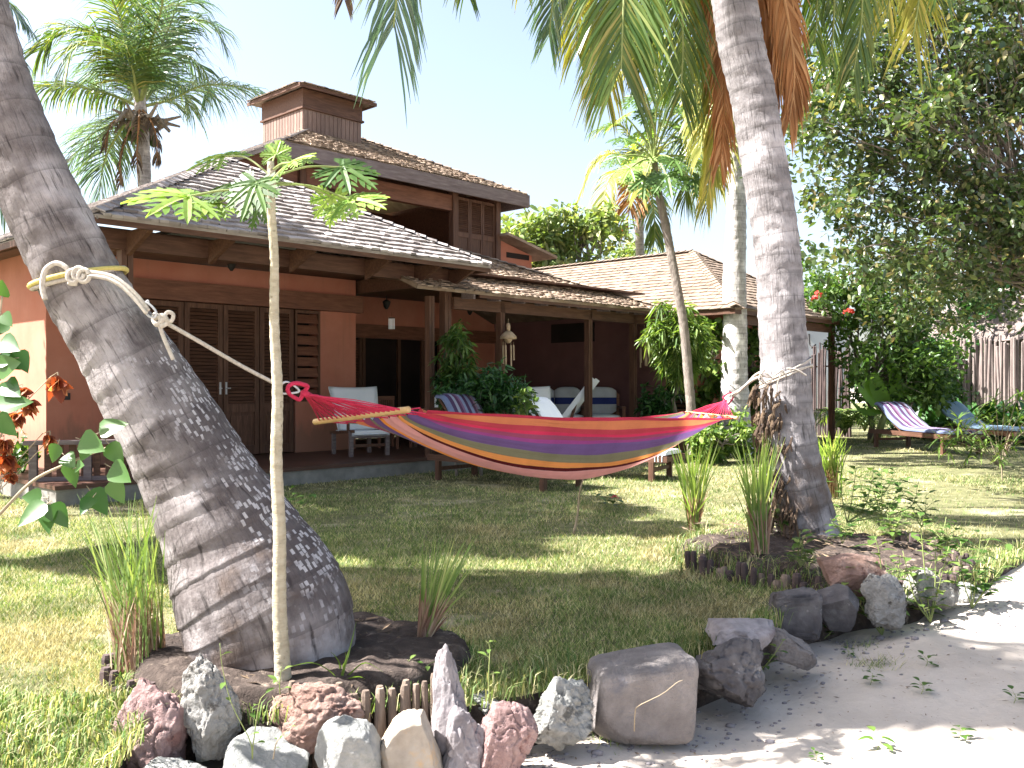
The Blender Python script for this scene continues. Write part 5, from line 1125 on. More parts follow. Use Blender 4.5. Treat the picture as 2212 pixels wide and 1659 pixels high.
stick_fence('stick_fence', 'pale sunlit fence of upright sticks in front of the thatched hut', Vector(at(1925, 830, 28)).xy.to_3d(), Vector(at(2330, 830, 24.5)).xy.to_3d(), 2.72, .06, 'stake_pale', 84)
hut = thing('thatched_hut', 'hut with low grey thatched roof behind the pale stick fence', 'hut', tuple(Vector(at(2230, 830, 30)).xy.to_3d()))
hc = Vector(at(2215, 830, 30)).xy.to_3d(); m = MB(); ap = hc+ZZ*5.4; 
n = 40; rings = [(3.5, 2.75), (2.7, 3.5), (1.6, 4.5), (.3, 5.4)]; vs = []
for r, z in rings:
    for j in range(n): a = 6.28318*j/n; k = 1+rnd(-.02, .02); vs.append(hc+Vector((math.cos(a)*r*1.15*k, math.sin(a)*r*k, z+rnd(-.04, .04))))
fs = [(i*n+j, i*n+(j+1) % n, (i+1)*n+(j+1) % n, (i+1)*n+j) for i in range(3) for j in range(n)]+[tuple(3*n+j for j in range(n))]
m.add(vs, fs)
for k in range(1500):
    a = rnd(3.0, 6.4); f_ = rnd(0, 1); r = lerp(3.5, .5, f_); z = lerp(2.75, 5.3, f_)+.03; d = Vector((math.cos(a)*1.15, math.sin(a), 0)); p = hc+d*r+ZZ*z; q = p+d*rnd(.2, .35)-ZZ*rnd(.16, .3); s_ = Vector((-d.y, d.x, 0))*.02
    m.add([p-s_, p+s_, q+s_*.5, q-s_*.5], [(0, 1, 2, 3)])
W(m.build('thatch_roof', 'thatch'), hut)
m = MB(); m.tube([hc, hc+ZZ*2.9], 2.7, 24); W(m.build('wall', 'bark'), hut)
hk = thing('garden_wall', 'white painted wall with a hook, seen under the eave of the smaller house', 'wall', tuple(Vector(at(1740, 830, 27)).xy.to_3d()))
a_ = Vector(at(1725, 830, 27.2)).xy.to_3d(); b2 = Vector(at(1835, 830, 27.2)).xy.to_3d()
m = MB(); m.box((a_.x, a_.y, 0), (b2.x, a_.y+.2, 3.25)); W(m.build('wall', 'white_plaster'), hk); m = MB(); m.box((a_.x-.05, a_.y-.08, 3.25), (b2.x+.05, a_.y+.28, 3.37)); W(m.build('coping', 'concrete'), hk)
m = MB(); m.tube([at(1748, 722, 27.15), at(1749, 745, 27.1), at(1754, 752, 26.95), at(1762, 745, 26.8)], .025, 6); W(m.build('hook', 'black'), hk)
# low white-washed rail at the end of the platform, left
lr = thing('low_railing', 'low pale wooden railing with a flat top in front of the villa at the left', 'railing', (-5.9, 11.3, 0), HRZ-.55)
MB().box((-.1, -.09, .7), (1.9, .09, .75)).build('top_board', 'wood_grey', lr)
for x in (0, .62, 1.24, 1.8): MB().box((x-.045, -.045, 0), (x+.045, .045, .7)).build('post', 'wood_grey', lr)
MB().box((-.05, -.03, .18), (1.85, -.0, .3)).build('rail', 'wood_grey', lr); MB().box((-.05, -.03, .0), (1.85, -.0, .1)).build('rail', 'wood_grey', lr)
for k in range(12): MB().box((.12+k*.14, .0, .1), (.2+k*.14, .02, .7)).build('slat', 'wood', lr)

# ------------------------------------------------------------- stake edging round the beds
def edging(label, pts, h0, h1, r, mat, zb):
    t = thing('stake_edging', label, 'garden edging', tuple(pts[0]))
    Q = smooth_path([tuple(p) for p in pts], 200); L = 0; acc = 0; prev = Vector(Q[0])
    for q in Q:
        q = Vector(q); acc += (q-prev).length; prev = q
        if acc < r*1.9: continue
        acc = 0; rr = r*rnd(.75, 1.2); c = q+Vector((rnd(-.01, .01), rnd(-.012, .012), 0)); top = rnd(h0, h1); l = Vector((rnd(-.02, .02), rnd(-.02, .02), 0))
        m = MB(); k = 8; m.tube([c+ZZ*zb, c+ZZ*lerp(zb, top, .4)+l*.3, c+ZZ*(top-.02)+l, c+ZZ*top+l], [rr, rr*rnd(.92, 1.06), rr*.96, rr*.7], k); W(m.build('stake', random.choice(mat)), t)
edging('row of short split stakes holding the soil beside the upright pointed rock', [(-1.0, 3.99, 0), (-.78, 3.98, 0), (-.56, 4.03, 0), (-.33, 4.15, 0)], .09, .155, .019, ['stake'], -.3)
cx, cy, rx, ry = BED2
edging('ring of dark short stakes round the soil bed of the tall ringed palm', [(cx+(rx+.03)*math.cos(a), cy+(ry+.03)*math.sin(a), 0) for a in np.arange(R(195), R(405), .2)], .06, .16, .032, ['stake_dark', 'stake_dark', 'stake'], -.15)
edging('few dark rotten stakes at the left end of the first soil bed', [(-2.05, 4.75, 0), (-1.98, 4.45, 0), (-1.75, 4.22, 0), (-1.5, 4.1, 0)], .02, .1, .028, ['stake_dark'], -.2)
# ------------------------------------------------------------- rocks
def ico(sub):
    import bmesh
    bm = bmesh.new(); bmesh.ops.create_icosphere(bm, subdivisions=sub, radius=1); V = np.array([v.co[:] for v in bm.verts]); Fc = np.array([[v.index for v in f.verts] for f in bm.faces]); bm.free(); return V, Fc
IV, IF = ico(6)
def n3(P, s, seed):
    r = np.random.default_rng(seed); out = np.zeros(len(P))
    for k in range(7):
        d = r.normal(size=(3, 3)); ph = r.random(3)*6.28; out += np.sin((P/s)@d[0]+ph[0]+1.3*np.sin((P/s)@d[1]+ph[1]))*np.cos((P/s)@d[2]+ph[2])
    return out/7
from mathutils import noise as MN
def rock(label, x0, x1, y0, y1, Y, mat, seed, shape='round', depth=.8, rough=.05, pits=.02, facets=9, skew=0, group='rocks edging the garden', yaw=0):
    r = np.random.default_rng(seed); e = .22 if shape == 'block' else (.4 if shape == 'slab' else .8); P = np.sign(IV)*np.abs(IV)**e; P /= np.abs(P).max()
    if shape == 'block': P[:, 0] += P[:, 2]*.06; P[:, 2] *= 1+.12*P[:, 0]
    for k in range(facets+7 if shape != 'block' else 3):                                 # planar cuts
        d = r.normal(size=3); d /= np.linalg.norm(d); c = r.uniform(.5, .78) if shape != 'block' else 1.25; h = P@d; P -= np.outer(np.clip(h-c, 0, None), d)*.97
    if shape == 'point':
        z = P[:, 2]; f = np.where(z > -.3, 1-.8*((z+.3)/1.3).clip(0, 1)**1.1, 1); P[:, 0] = P[:, 0]*f+.12*(z+.3).clip(0)*math.copysign(1, skew or 1); P[:, 1] *= f
    if shape == 'slab': P[:, 2] = P[:, 2]*.8+P[:, 0]*skew
    elif skew and shape != 'point': P[:, 2] += P[:, 0]*skew*.4
    o3 = Vector((seed*3.1, seed*1.7, -seed*2.3)); D = np.empty(len(P)); rk = rough*2.2
    for i, q in enumerate(P):
        v = Vector(q)+o3; d_ = rk*MN.fractal(v*1.7, .9, 2.1, 5)+rk*.55*MN.ridged_multi_fractal(v*4.5, .9, 2.1, 4, 1.0, 2.0)*.4
        if pits: dd = MN.voronoi(v*(7 if pits > .03 else 11))[0][0]; d_ -= pits*max(0, .42-dd)*3.2
        D[i] = d_
    cr3 = n3(P, .3, seed+9); P = P+IV*(D-.05*(np.abs(cr3) < .035)*(rough > .03))[:, None]
    mn, mx = P.min(0), P.max(0); P = (P-(mn+mx)/2)/((mx-mn)/2)
    c = at((x0+x1)/2, (y0+y1)/2, Y); hx = (x1-x0)/2/F*Y; hz = (y1-y0)/2/F*Y; P = P*np.array([hx, hx*depth, hz])
    o = npmesh('rock', P, IF, mat, smooth=True); o.location = c; o.rotation_euler = (0, 0, yaw); return tag(o, label, 'rock', group)
rock('rounded pinkish porous lava rock at the left end of the row', 222, 400, 1468, 1725, 3.86, 'rock_pink', 11, rough=.04, pits=.035, depth=1)
rock('pale pointed coral rock full of holes next to the pink lava rock', 394, 522, 1410, 1640, 3.92, 'rock_coral', 12, 'point', pits=.075, rough=.05, depth=.7, skew=-1)
rock('flat white rock at the bottom edge below the coral rock', 285, 480, 1628, 1745, 3.72, 'rock_white', 13, pits=.02)
rock('smooth white domed rock at the bottom below the brown boulder', 478, 668, 1588, 1760, 3.78, 'rock_white', 14, rough=.03, pits=.0, facets=2)
rock('brown and pink pitted boulder lying on top of two white rocks', 560, 806, 1474, 1612, 4.0, 'rock_brown', 15, rough=.07, pits=.04, depth=.6)
rock('pale greenish white boulder left of the tan boulder', 678, 828, 1550, 1760, 3.78, 'rock_white', 46, rough=.03, pits=.0, facets=2)
rock('smooth tan boulder with ochre patches in front of the stakes', 818, 962, 1532, 1770, 3.88, 'rock_tan', 17, rough=.03, pits=.0, facets=5, depth=.9)
rock('tall upright pointed grey rock rising above the stakes', 932, 1022, 1392, 1660, 4.02, 'rock_grey', 18, 'point', rough=.05, pits=.0, depth=.75, facets=14, skew=-1)
rock('jagged dark grey rock leaning between the upright rock and the pink rock', 950, 1058, 1520, 1760, 3.95, 'rock_grey', 19, 'round', rough=.08, pits=.015, facets=16)
rock('small pale rock half buried in grass behind the pink rock', 1010, 1090, 1495, 1570, 4.2, 'rock_mottled', 30, rough=.06)
rock('light pink crusty rock standing next to the mottled grey rock', 1024, 1164, 1508, 1725, 3.98, 'rock_pink', 20, rough=.04, pits=.03, facets=8, depth=.8)
rock('mottled grey and white knobbly rock left of the squared block', 1138, 1286, 1462, 1622, 4.15, 'rock_mottled', 21, rough=.08, pits=.03, depth=.8)
rock('large squared grey stone block beside the sand', 1268, 1494, 1408, 1588, 4.42, 'rock_block', 22, 'block', rough=.015, pits=.004, facets=0, depth=.75, skew=.12, yaw=.15)
rock('dark boulder with a brown base right of the squared block', 1478, 1650, 1372, 1532, 4.72, 'rock_dark', 23, rough=.05, pits=.01, depth=1.0)
rock('flat lilac grey slab on top of the garden edge behind the dark boulder', 1530, 1680, 1338, 1408, 5.02, 'rock_grey', 24, 'slab', rough=.03, pits=0, depth=1.0)
rock('slanting bluish slab lying on the sand right of the dark boulder', 1650, 1770, 1352, 1445, 5.2, 'rock_block', 25, 'slab', rough=.04, pits=0, skew=-.55, depth=.7)
rock('dark rock with a chalky white top', 1664, 1768, 1272, 1380, 5.68, 'rock_dark', 26, 'block', rough=.05, pits=.01, facets=5)
rock('smooth slate grey rounded rock between two pale-topped rocks', 1754, 1856, 1262, 1362, 5.85, 'rock_dark', 27, rough=.02, pits=0, facets=3)
rock('brownish rounded boulder leaning on the dark stakes', 1770, 1902, 1198, 1290, 6.05, 'rock_brown', 28, rough=.03, pits=0.01)
rock('white rough rock with a downward point beside the weeds', 1856, 1956, 1238, 1366, 5.82, 'rock_coral', 29, rough=.08, pits=.03, facets=12, depth=.7)
rock('pale lumpy rock half hidden by weeds at the right', 1940, 2066, 1222, 1330, 6.25, 'rock_coral', 31, rough=.07, pits=.03)
rock('small pale rock, rightmost of the row', 2052, 2120, 1262, 1318, 6.4, 'rock_white', 32, rough=.06, pits=.01)

# ------------------------------------------------------------- grass blades on the lawn
def grass(nb):
    u = RNG.random(nb); Y0, Y1 = 2.2, 27.0
    k = RNG.random(nb) < .8
    Y = np.where(k, 1/(1/Y0+(1/Y1-1/Y0)*u), Y0*(Y1/Y0)**u)
    X = RNG.uniform(-1, 1, nb)*(Y*.66+1.0)
    ok = inside(X, Y, EDGE) & ~in_bed(X, Y, 1.0)
    lu = (X-P0.x)*DU.x+(Y-P0.y)*DU.y; lv = (X-P0.x)*DV.x+(Y-P0.y)*DV.y
    ok &= ~((lv > -.01) & (lu > -4.05))
    pat = vnoise(X, Y, 1.1, 9)*.6+vnoise(X, Y, .35, 10)*.4
    ok &= (pat > .34) | (RNG.random(nb) < .4)
    ok &= ~((X > 4.5) & (vnoise(X, Y, 1.6, 21) > .62) & (RNG.random(nb) < .85))
    X, Y, pat = X[ok], Y[ok], pat[ok]; n = len(X)
    h = (.016+.022*RNG.random(n)**1.5)*(.45+1.15*pat)*(1+.025*Y); w = .0022+.0006*Y
    a = RNG.random(n)*6.283; ln = RNG.uniform(.2, 1.3, n)*h
    z = np.zeros(n); B = np.stack([X, Y, z], 1); S_ = np.stack([np.cos(a), np.sin(a), z], 1)*(w/2)[:, None]; b2 = RNG.random(n)*6.283
    T = B+np.stack([np.cos(b2)*ln, np.sin(b2)*ln, h], 1)
    V = np.stack([B-S_, B+S_, T], 1).reshape(-1, 3); Fc = np.arange(3*n).reshape(n, 3)
    dry = (vnoise(X, Y, .8, 31)*.6+vnoise(X, Y, .25, 32)*.4+RNG.normal(size=n)*.08) > .63
    return npmesh('lawn_grass', V, Fc, ['grass_blade', 'grass_dry'], mi=dry.astype(int))
stuff(grass(820000), 'short trimmed green and straw coloured lawn grass', 'grass')
# longer grass along the edge of the beds and rocks
def edge_grass():
    pts = []
    for (x0, y0), (x1, y1) in zip(EDGE[1:18], EDGE[2:19]):
        L = math.hypot(x1-x0, y1-y0)
        for k in range(int(L*420)):
            t = random.random()
            if -1.45 < x0+(x1-x0)*t < -.3: continue
            pts.append((x0+(x1-x0)*t+rnd(-.05, .1)*.6, y0+(y1-y0)*t+rnd(-.05, .22), .13))
    for cx, cy, rx, ry in (BED1, BED2):
        for k in range(1500):
            a = rnd(0, 6.283); r = 1+abs(random.gauss(0, .05)); pts.append((cx+rx*r*math.cos(a), cy+ry*r*math.sin(a), .1))
    for k in range(3200):
        a = rnd(1.6, 5.2); r = math.sqrt(rnd(.2, 1)); x, y = BED2[0]+BED2[2]*r*math.cos(a), BED2[1]+BED2[3]*r*math.sin(a)
        if vnoise(np.array([x]), np.array([y]), .3, 44)[0] > .5: pts.append((x, y, .2))
    for k in range(9000): # rougher grass bottom left
        x, y = rnd(-2.9, -1.66), rnd(2.6, 4.2); pts.append((x, y, .09))
    V = []; Fc = []
    for x, y, h in pts:
        if sz(x, y) > -.0 : pass
        h *= rnd(.35, 1.1); a = rnd(0, 6.28); d = (math.cos(a)*h*rnd(.2, .9), math.sin(a)*h*rnd(.2, .9)); s = (-math.sin(a+rnd(-1, 1))*.0028, math.cos(a)*.0028); o = len(V)
        V += [(x-s[0], y-s[1], -.01), (x+s[0], y+s[1], -.01), (x+d[0]*.4+s[0], y+d[1]*.4+s[1], h*.7), (x+d[0]*.4-s[0], y+d[1]*.4-s[1], h*.7), (x+d[0]-s[0]*.1, y+d[1], h*.85), (x+d[0]+s[0]*.1, y+d[1], h*.85)]
        Fc += [(o, o+1, o+2, o+3), (o+3, o+2, o+5, o+4)]
    return npmesh('edge_grass', V, Fc, 'grass_blade')
stuff(edge_grass(), 'longer unmown grass along the rocks and soil beds', 'grass')
# dead leaves, twigs and crumbs
def litter(nn):
    V = []; Fc = []
    for k in range(nn):
        m_ = random.random()
        if m_ < .4: B = random.choice((BED1, BED2)); a = rnd(0, 6.28); r = math.sqrt(random.random())*.97; x, y = B[0]+B[2]*r*math.cos(a), B[1]+B[3]*r*math.sin(a); z = (.1 if B is BED1 else .17)*(1-max(0, (r-.75)/.25)**2 if B is BED1 else 1)+.012
        else: x, y = rnd(-.2, 6), rnd(2.6, 9); z = None
        if z is None:
            if inside(np.array([x]), np.array([y]), EDGE)[0]: z = .03
            else: z = sz(x, y)+.006
        a = rnd(0, 6.28); l = rnd(.006, .022) if random.random() < .86 or m_ >= .4 else rnd(.03, .09); w = l*rnd(.08, .5); d = Vector((math.cos(a), math.sin(a), rnd(-.1, .2)))*l; s = Vector((-math.sin(a), math.cos(a), rnd(-.3, .3)))*w/2; p = Vector((x, y, z)); o = len(V)
        V += [p-d, p+s, p+d, p-s]; Fc.append((o, o+1, o+2, o+3))
    return npmesh('leaf_litter', V, Fc, 'litter')
stuff(litter(6500), 'small dead leaves and twigs scattered on soil and sand', 'litter')

def pebbles(nn):
    v0, f0 = ico(1); V = []; Fc = []
    for k in range(nn):
        i = random.randrange(5, 15); (x0, y0), (x1, y1) = EDGE[i], EDGE[i+1]; t = random.random(); x = x0+(x1-x0)*t+abs(random.gauss(0, .22)); y = y0+(y1-y0)*t-abs(random.gauss(0, .3))
        s = rnd(.004, .013)*(2 if random.random() < .06 else 1); o = len(V)
        for q in v0: V.append((x+q[0]*s*1.3, y+q[1]*s, sz(x, y)+q[2]*s*.7+s*.2))
        Fc += [tuple(o+j for j in f) for f in f0]
    return npmesh('pebbles', V, Fc, 'rock_grey')
stuff(pebbles(520), 'small grey pebbles and crumbs on the sand beside the rocks', 'pebbles')

# ------------------------------------------------------------- tufts of tall grass
def tuft(label, base, top_px, Y, n, w, dry=.35, hmax=None, group='tufts of tall grass', spread=.06, mat='reed', bend=.25):
    """blades fan out from base to a spread of image points (x0,x1,y_top)"""
    t = thing('grass_tuft', label, 'grass tuft', tuple(base), 0, group); base = Vector(base)
    for part, cnt, mm, hs in (('blades', n, mat, 1.0), ('dry_blades', int(n*dry*2), 'reed_dry', .5)):
        V = []; Fc = []
        for i in range(cnt):
            x0, x1, yt = top_px; tx = rnd(x0, x1); ty = yt+(1140-yt)*0+abs(random.gauss(0, .22))*(base_px(base)[1]-yt)
            tip = at(tx, ty, Y+rnd(-.2, .2)); b = base+Vector((rnd(-1, 1)*spread, rnd(-1, 1)*spread, 0)); tip = b+(tip-b)*(hs*rnd(.6, 1.1) if hs < 1 else 1)
            hzl = Vector((tip.x-b.x, tip.y-b.y, 0)); c = b+(tip-b)*.5-hzl*bend+Vector((0, 0, (tip-b).length*.04)); s = Vector((1, rnd(-.6, .6), 0)).normalized()*w/2*rnd(.6, 1.2); o = len(V)
            for k, ww in enumerate((.7, 1, .95, .75, .08)):
                q = k/4; p = b*(1-q)**2+c*2*q*(1-q)+tip*q*q; V += [tuple(p-s*ww), tuple(p+s*ww)]
            Fc += [(o+2*k, o+2*k+1, o+2*k+3, o+2*k+2) for k in range(4)]
        W(npmesh(part, V, Fc, mm), t)
    return t
def base_px(p): return (1106+p.x/p.y*F, 830-(p.z-H)/p.y*F)
tuft('tall lemongrass tuft with dry reddish base left of the leaning palm', gz(300, 1440, .06), (150, 360, 1060), 4.5, 85, .009, 1.1, spread=.1)
tuft('stiff blue-green grass tuft leaning right, between the palm base and the upright rock', gz(912, 1392, .06), (905, 1045, 1150), 4.9, 60, .011, 1.3, spread=.03, bend=.05)
tuft('thin tall grass tuft left of the staked bed', gz(1500, 1150, .02), (1440, 1560, 940), 8.6, 46, .016, .6, spread=.05)
tuft('tall grass tuft in the staked bed in front of the ringed palm', gz(1640, 1195, .12), (1575, 1700, 930), 7.1, 62, .015, .6, spread=.06)
tuft('tall grass clump just right of the ringed palm', gz(1795, 1075, .1), (1750, 1840, 925), 8.9, 50, .02, .4, spread=.1)

# ------------------------------------------------------------- small leafy plants
def blade_leaf(mb, p, d, nrm, L, w, droop=.25, fold=.2, prof=((0, .08), (.18, .7), (.42, 1), (.7, .75), (.9, .3), (1, .02))):
    d = Vector(d).normalized(); s = d.cross(Vector(nrm)).normalized(); n = s.cross(d).normalized(); vs = []
    for t, k in prof:
        c = Vector(p)+d*L*t-ZZ*droop*L*t*t; vs += [c-s*w*.5*k+n*fold*w*.5*k, c, c+s*w*.5*k+n*fold*w*.5*k]
    fs = []
    for i in range(len(prof)-1): a = 3*i; fs += [(a, a+1, a+4, a+3), (a+1, a+2, a+5, a+4)]
    mb.add(vs, fs)
def weed(label, base, stems, L, w, mat='leaf_bush', group=None, cat='plant', name='weed', sr=.004, per=7, stemmat='green_stem', droop=.3, tipcol=None, petal=(.05, 7)):
    base = Vector(base); t = thing(name, label, cat, tuple(base), 0, group); sm = MB(); lf = MB(); tips = []
    for s in stems:
        P = [Vector(p) for p in smooth_path([tuple(base)]+[tuple(p) for p in s], 14)]; sm.tube(P, [sr*(1-.6*i/14) for i in range(15)], 6); tips.append(P[-1])
        for k in range(per):
            i = int(3+11*(k+.5)/per); a = k*2.4+rnd(-.4, .4); d = Vector((math.cos(a), math.sin(a), rnd(.0, .7)))
            q = P[i]+d*L*.3; sm.tube([P[i], q], sr*.35, 4, cap=False); blade_leaf(lf, q, d, (0, 0, 1), L*rnd(.7, 1.15), w*rnd(.8, 1.15), droop)
    W(sm.build('stem', stemmat, smooth=True), t); W(lf.build('leaves', mat, smooth=True), t)
    if tipcol:
        f = MB()
        for p in tips[:1]:
            for k in range(petal[1]*3): a = k*2.4; d = Vector((math.cos(a), math.sin(a), rnd(-.3, .9))); blade_leaf(f, p, d, (0, 0, 1), petal[0], petal[0]*.6, .2)
        W(f.build('flower', tipcol), t)
    return t
wg = 'self-sown weeds along the rocks'
def zsand(px, py):
    z = -.1
    for _ in range(6): p = gz(px, py, z); z = sz(p.x, p.y)
    return gz(px, py, z)
b_ = zsand(1605, 1487); Yb = b_.y
weed('branching bright green weed in front of the dark boulder', b_, [[at(1580, 1440, Yb), at(1570, 1400, Yb)], [at(1608, 1430, Yb), at(1600, 1365, Yb)], [at(1622, 1440, Yb), at(1640, 1385, Yb)], [at(1660, 1430, Yb-.1), at(1695, 1380, Yb-.1)], [at(1640, 1450, Yb), at(1680, 1420, Yb)]], .06, .032, 'leaf_bright', wg, per=8)
b_ = zsand(1905, 1372); Yb = b_.y
weed('tall straggly weed between the slate rock and the white rough rock', b_, [[at(1910, 1300, Yb), at(1900, 1200, Yb), at(1890, 1160, Yb)], [at(1880, 1300, Yb), at(1850, 1220, Yb)], [at(1930, 1290, Yb), at(1945, 1200, Yb)], [at(1860, 1310, Yb), at(1830, 1250, Yb)]], .11, .055, 'leaf_bright', wg, per=13, sr=.006)
b_ = zsand(2010, 1345); Yb = b_.y
weed('tangle of pale leafy weeds in front of the right-hand rocks', b_, [[at(2000, 1260, Yb), at(1990, 1150, Yb), at(1985, 1110, Yb)], [at(2030, 1260, Yb), at(2050, 1180, Yb)], [at(1975, 1290, Yb), at(1950, 1190, Yb)], [at(2020, 1260, Yb), at(2020, 1160, Yb)], [at(1990, 1300, Yb), at(1965, 1230, Yb)]], .11, .055, 'leaf_bright', wg, per=13, sr=.006)
b_ = zsand(2100, 1315); Yb = b_.y
weed('tall thin weed right of the pale lumpy rock', b_, [[at(2110, 1240, Yb), at(2120, 1140, Yb)], [at(2140, 1260, Yb), at(2190, 1190, Yb)], [at(2080, 1250, Yb), at(2075, 1170, Yb)], [at(2130, 1270, Yb), at(2160, 1240, Yb)], [at(2100, 1240, Yb), at(2140, 1160, Yb)]], .11, .05, 'leaf_bush', wg, per=12, sr=.005)
b_ = zsand(1775, 1385); Yb = b_.y
weed('small weed with reddish tips in front of the slate grey rock', b_, [[at(1780, 1350, Yb), at(1795, 1305, Yb)], [at(1765, 1350, Yb), at(1750, 1310, Yb)], [at(1800, 1360, Yb), at(1815, 1330, Yb)]], .06, .03, 'leaf_bush', wg, per=6)
b_ = gz(1830, 1130, .16); Yb = b_.y
weed('leafy weeds growing in the staked bed right of the ringed palm', b_, [[at(1840, 1080, Yb), at(1850, 1010, Yb)], [at(1900, 1080, Yb), at(1940, 1010, Yb)], [at(1870, 1090, Yb), at(1890, 1000, Yb)], [at(1960, 1100, Yb), at(1985, 1040, Yb)], [at(1820, 1080, Yb), at(1815, 1020, Yb)], [at(1910, 1100, Yb), at(1960, 1060, Yb)]], .15, .06, 'leaf_bush', wg, per=13, sr=.006)
b_ = gz(1905, 1120, .16); Yb = b_.y
weed('upright bushy green plant in the staked bed in front of the loungers', b_, [[at(1905, 1060, Yb), at(1903, 1005, Yb)], [at(1870, 1080, Yb), at(1855, 1030, Yb)], [at(1930, 1080, Yb), at(1948, 1030, Yb)], [at(1890, 1070, Yb), at(1880, 1015, Yb)]], .15, .06, 'leaf_bush', wg, per=16, sr=.006)
for k, (px, py, lb) in enumerate(((1690, 1150, 'small weed in the soil left of the ringed palm roots'), (1820, 1175, 'pale weed in the soil in front of the ringed palm'), (1930, 1170, 'weed in the soil behind the white rough rock'), (1990, 1140, 'weed by the right-hand stakes of the ring'), (1730, 1225, 'weed squeezed between stakes and brownish boulder'), (2040, 1200, 'weed outside the right-hand stakes'))):
    b_ = gz(px, py, .14); Yb = b_.y; weed(lb, b_, [[at(px+rnd(-12, 12), py-25, Yb), at(px+rnd(-35, 35), py-rnd(45, 85), Yb+rnd(-.1, .1))] for _ in range(4)], .1, .05, 'leaf_bush' if k % 2 else 'leaf_bright', wg, per=9, sr=.005)
b_ = gz(1770, 1200, .0); Yb = b_.y
weed('low weed at the foot of the dark stakes', b_, [[at(1780, 1180, Yb), at(1790, 1160, Yb)], [at(1750, 1180, Yb), at(1740, 1155, Yb)]], .08, .05, 'leaf_bush', wg, per=6)
for px, py, s_, lb in ((1990, 1500, 1.0, 'tiny seedling on the sunny sand, nearest the right edge'), (1895, 1620, 1.3, 'pale green seedling on the sand near the bottom'), (1760, 1645, .7, 'smallest seedling in the sand below the rocks'), (2070, 1600, 1.0, 'green seedling in the dappled shade of the sand'), (1880, 1480, 1.1, 'flat green sprig on the sand near the slanting slab'), (2000, 1440, 1.0, 'seedling by the grassy patch on the sand'), (2190, 1520, 1.0, 'seedling at the right edge of the sand'), (1830, 1420, .8, 'sprig beside the slanting slab')):
    b_ = zsand(px, py); weed(lb, b_, [[b_+Vector((.01, 0, .03*s_)), b_+Vector((rnd(-.02, .02), 0, .06*s_))]], .055*s_, .028*s_, 'leaf_bush' if s_ < 1.2 else 'leaf_bright', 'seedlings on the sand', per=7, sr=.002, name='seedling')
def sandgrass(px, py, n, lb):
    b = zsand(px, py); V = []; Fc = []
    for i in range(n):
        p = b+Vector((random.gauss(0, .08), random.gauss(0, .07), -.005)); p.z = sz(p.x, p.y)-.004; a = rnd(0, 6.28); l = rnd(.03, .09); d = Vector((math.cos(a)*l, math.sin(a)*l, l*rnd(.3, 1))); s = Vector((-math.sin(a), math.cos(a), 0))*.002; o = len(V)
        V += [tuple(p-s), tuple(p+s), tuple(p+d)]; Fc.append((o, o+1, o+2))
    stuff(npmesh('grass_patch', V, Fc, 'grass_blade', loc=tuple(b)), lb, 'grass patch')
sandgrass(1890, 1440, 150, 'sparse grass growing on the sand right of the slanting slab'); sandgrass(1320, 1590, 130, 'grass runners creeping from under the squared block onto the sand')
sandgrass(1860, 1395, 90, 'thin grass at the foot of the white rough rock')
# spiky plant in front of the leaning palm
b_ = at(735, 1478, 4.2); t = thing('spiky_plant', 'small spiky plant with arching yellow-green leaves between rocks and leaning palm', 'plant', tuple(b_))
for l, w_ in (([(745, 1440), (758, 1395), (770, 1345)], .014), ([(760, 1452), (790, 1432), (828, 1452)], .014), ([(715, 1452), (675, 1432), (628, 1440)], .015), ([(725, 1470), (700, 1462), (690, 1470)], .014), ([(750, 1468), (775, 1462), (795, 1470)], .014), ([(735, 1440), (725, 1420), (715, 1410)], .01), ([(740, 1445), (748, 1425), (745, 1408)], .01)):
    P = smooth_path([tuple(b_)]+[tuple(at(x, y, 4.18+rnd(-.06, .06))) for x, y in l], 12); V = []; Fc = []
    for i, q in enumerate(P):
        w = w_*(1-.92*(i/12)**1.5); V += [q-np.array([w*.5, .004, -.004]), q, q+np.array([w*.5, -.004, .004])] if abs(l[-1][0]-735) < 50 else [q-np.array([0, w*.5, .01*0-w*.5]), q, q+np.array([0, w*.5, -w*.5])]
    for i in range(12): Fc += [(3*i, 3*i+1, 3*i+4, 3*i+3), (3*i+1, 3*i+2, 3*i+5, 3*i+4)]
    W(npmesh('leaf', V, Fc, 'leaf_bright'), t)
# thin stalks among the front rocks
for lb, b0, ss, l in (('thin stalk with small leaf pairs in front of the coral rock', (545, 1640), [[(540, 1600), (500, 1520), (480, 1440), (475, 1390)], [(548, 1600), (560, 1520), (572, 1500)]], .05), ('pale sprout in front of the papaya trunk', (605, 1500), [[(604, 1480), (608, 1440)]], .06), ('slender green stalk with one leaf right of the upright rock', (1056, 1520), [[(1056, 1450), (1058, 1400), (1050, 1385)]], .05), ('curved bare runner reaching over the squared block', (1370, 1580), [[(1372, 1540), (1380, 1525), (1430, 1500), (1462, 1475), (1475, 1470)]], .0), ('dry thin twig between the brown boulder and the coral rock', (590, 1640), [[(600, 1600), (640, 1560)]], .02), ('low leafy sprig at the foot of the stiff grass tuft', (905, 1450), [[(890, 1440), (880, 1425)], [(920, 1440), (935, 1430)]], .05)):
    Y = 3.72 if b0[1] > 1600 and b0[0] < 700 else (4.1 if b0[0] > 1300 else 4.0)
    if b0[0] == 905: Y = 4.4
    weed(lb, at(*b0, Y), [[at(x, y, Y-.02) for x, y in s] for s in ss], max(l, .001), l*.5+.0005, 'leaf_bright', wg, per=4 if l else 0 or 1, sr=.0028, name='sprout', stemmat='green_stem' if l > .03 else 'twig')
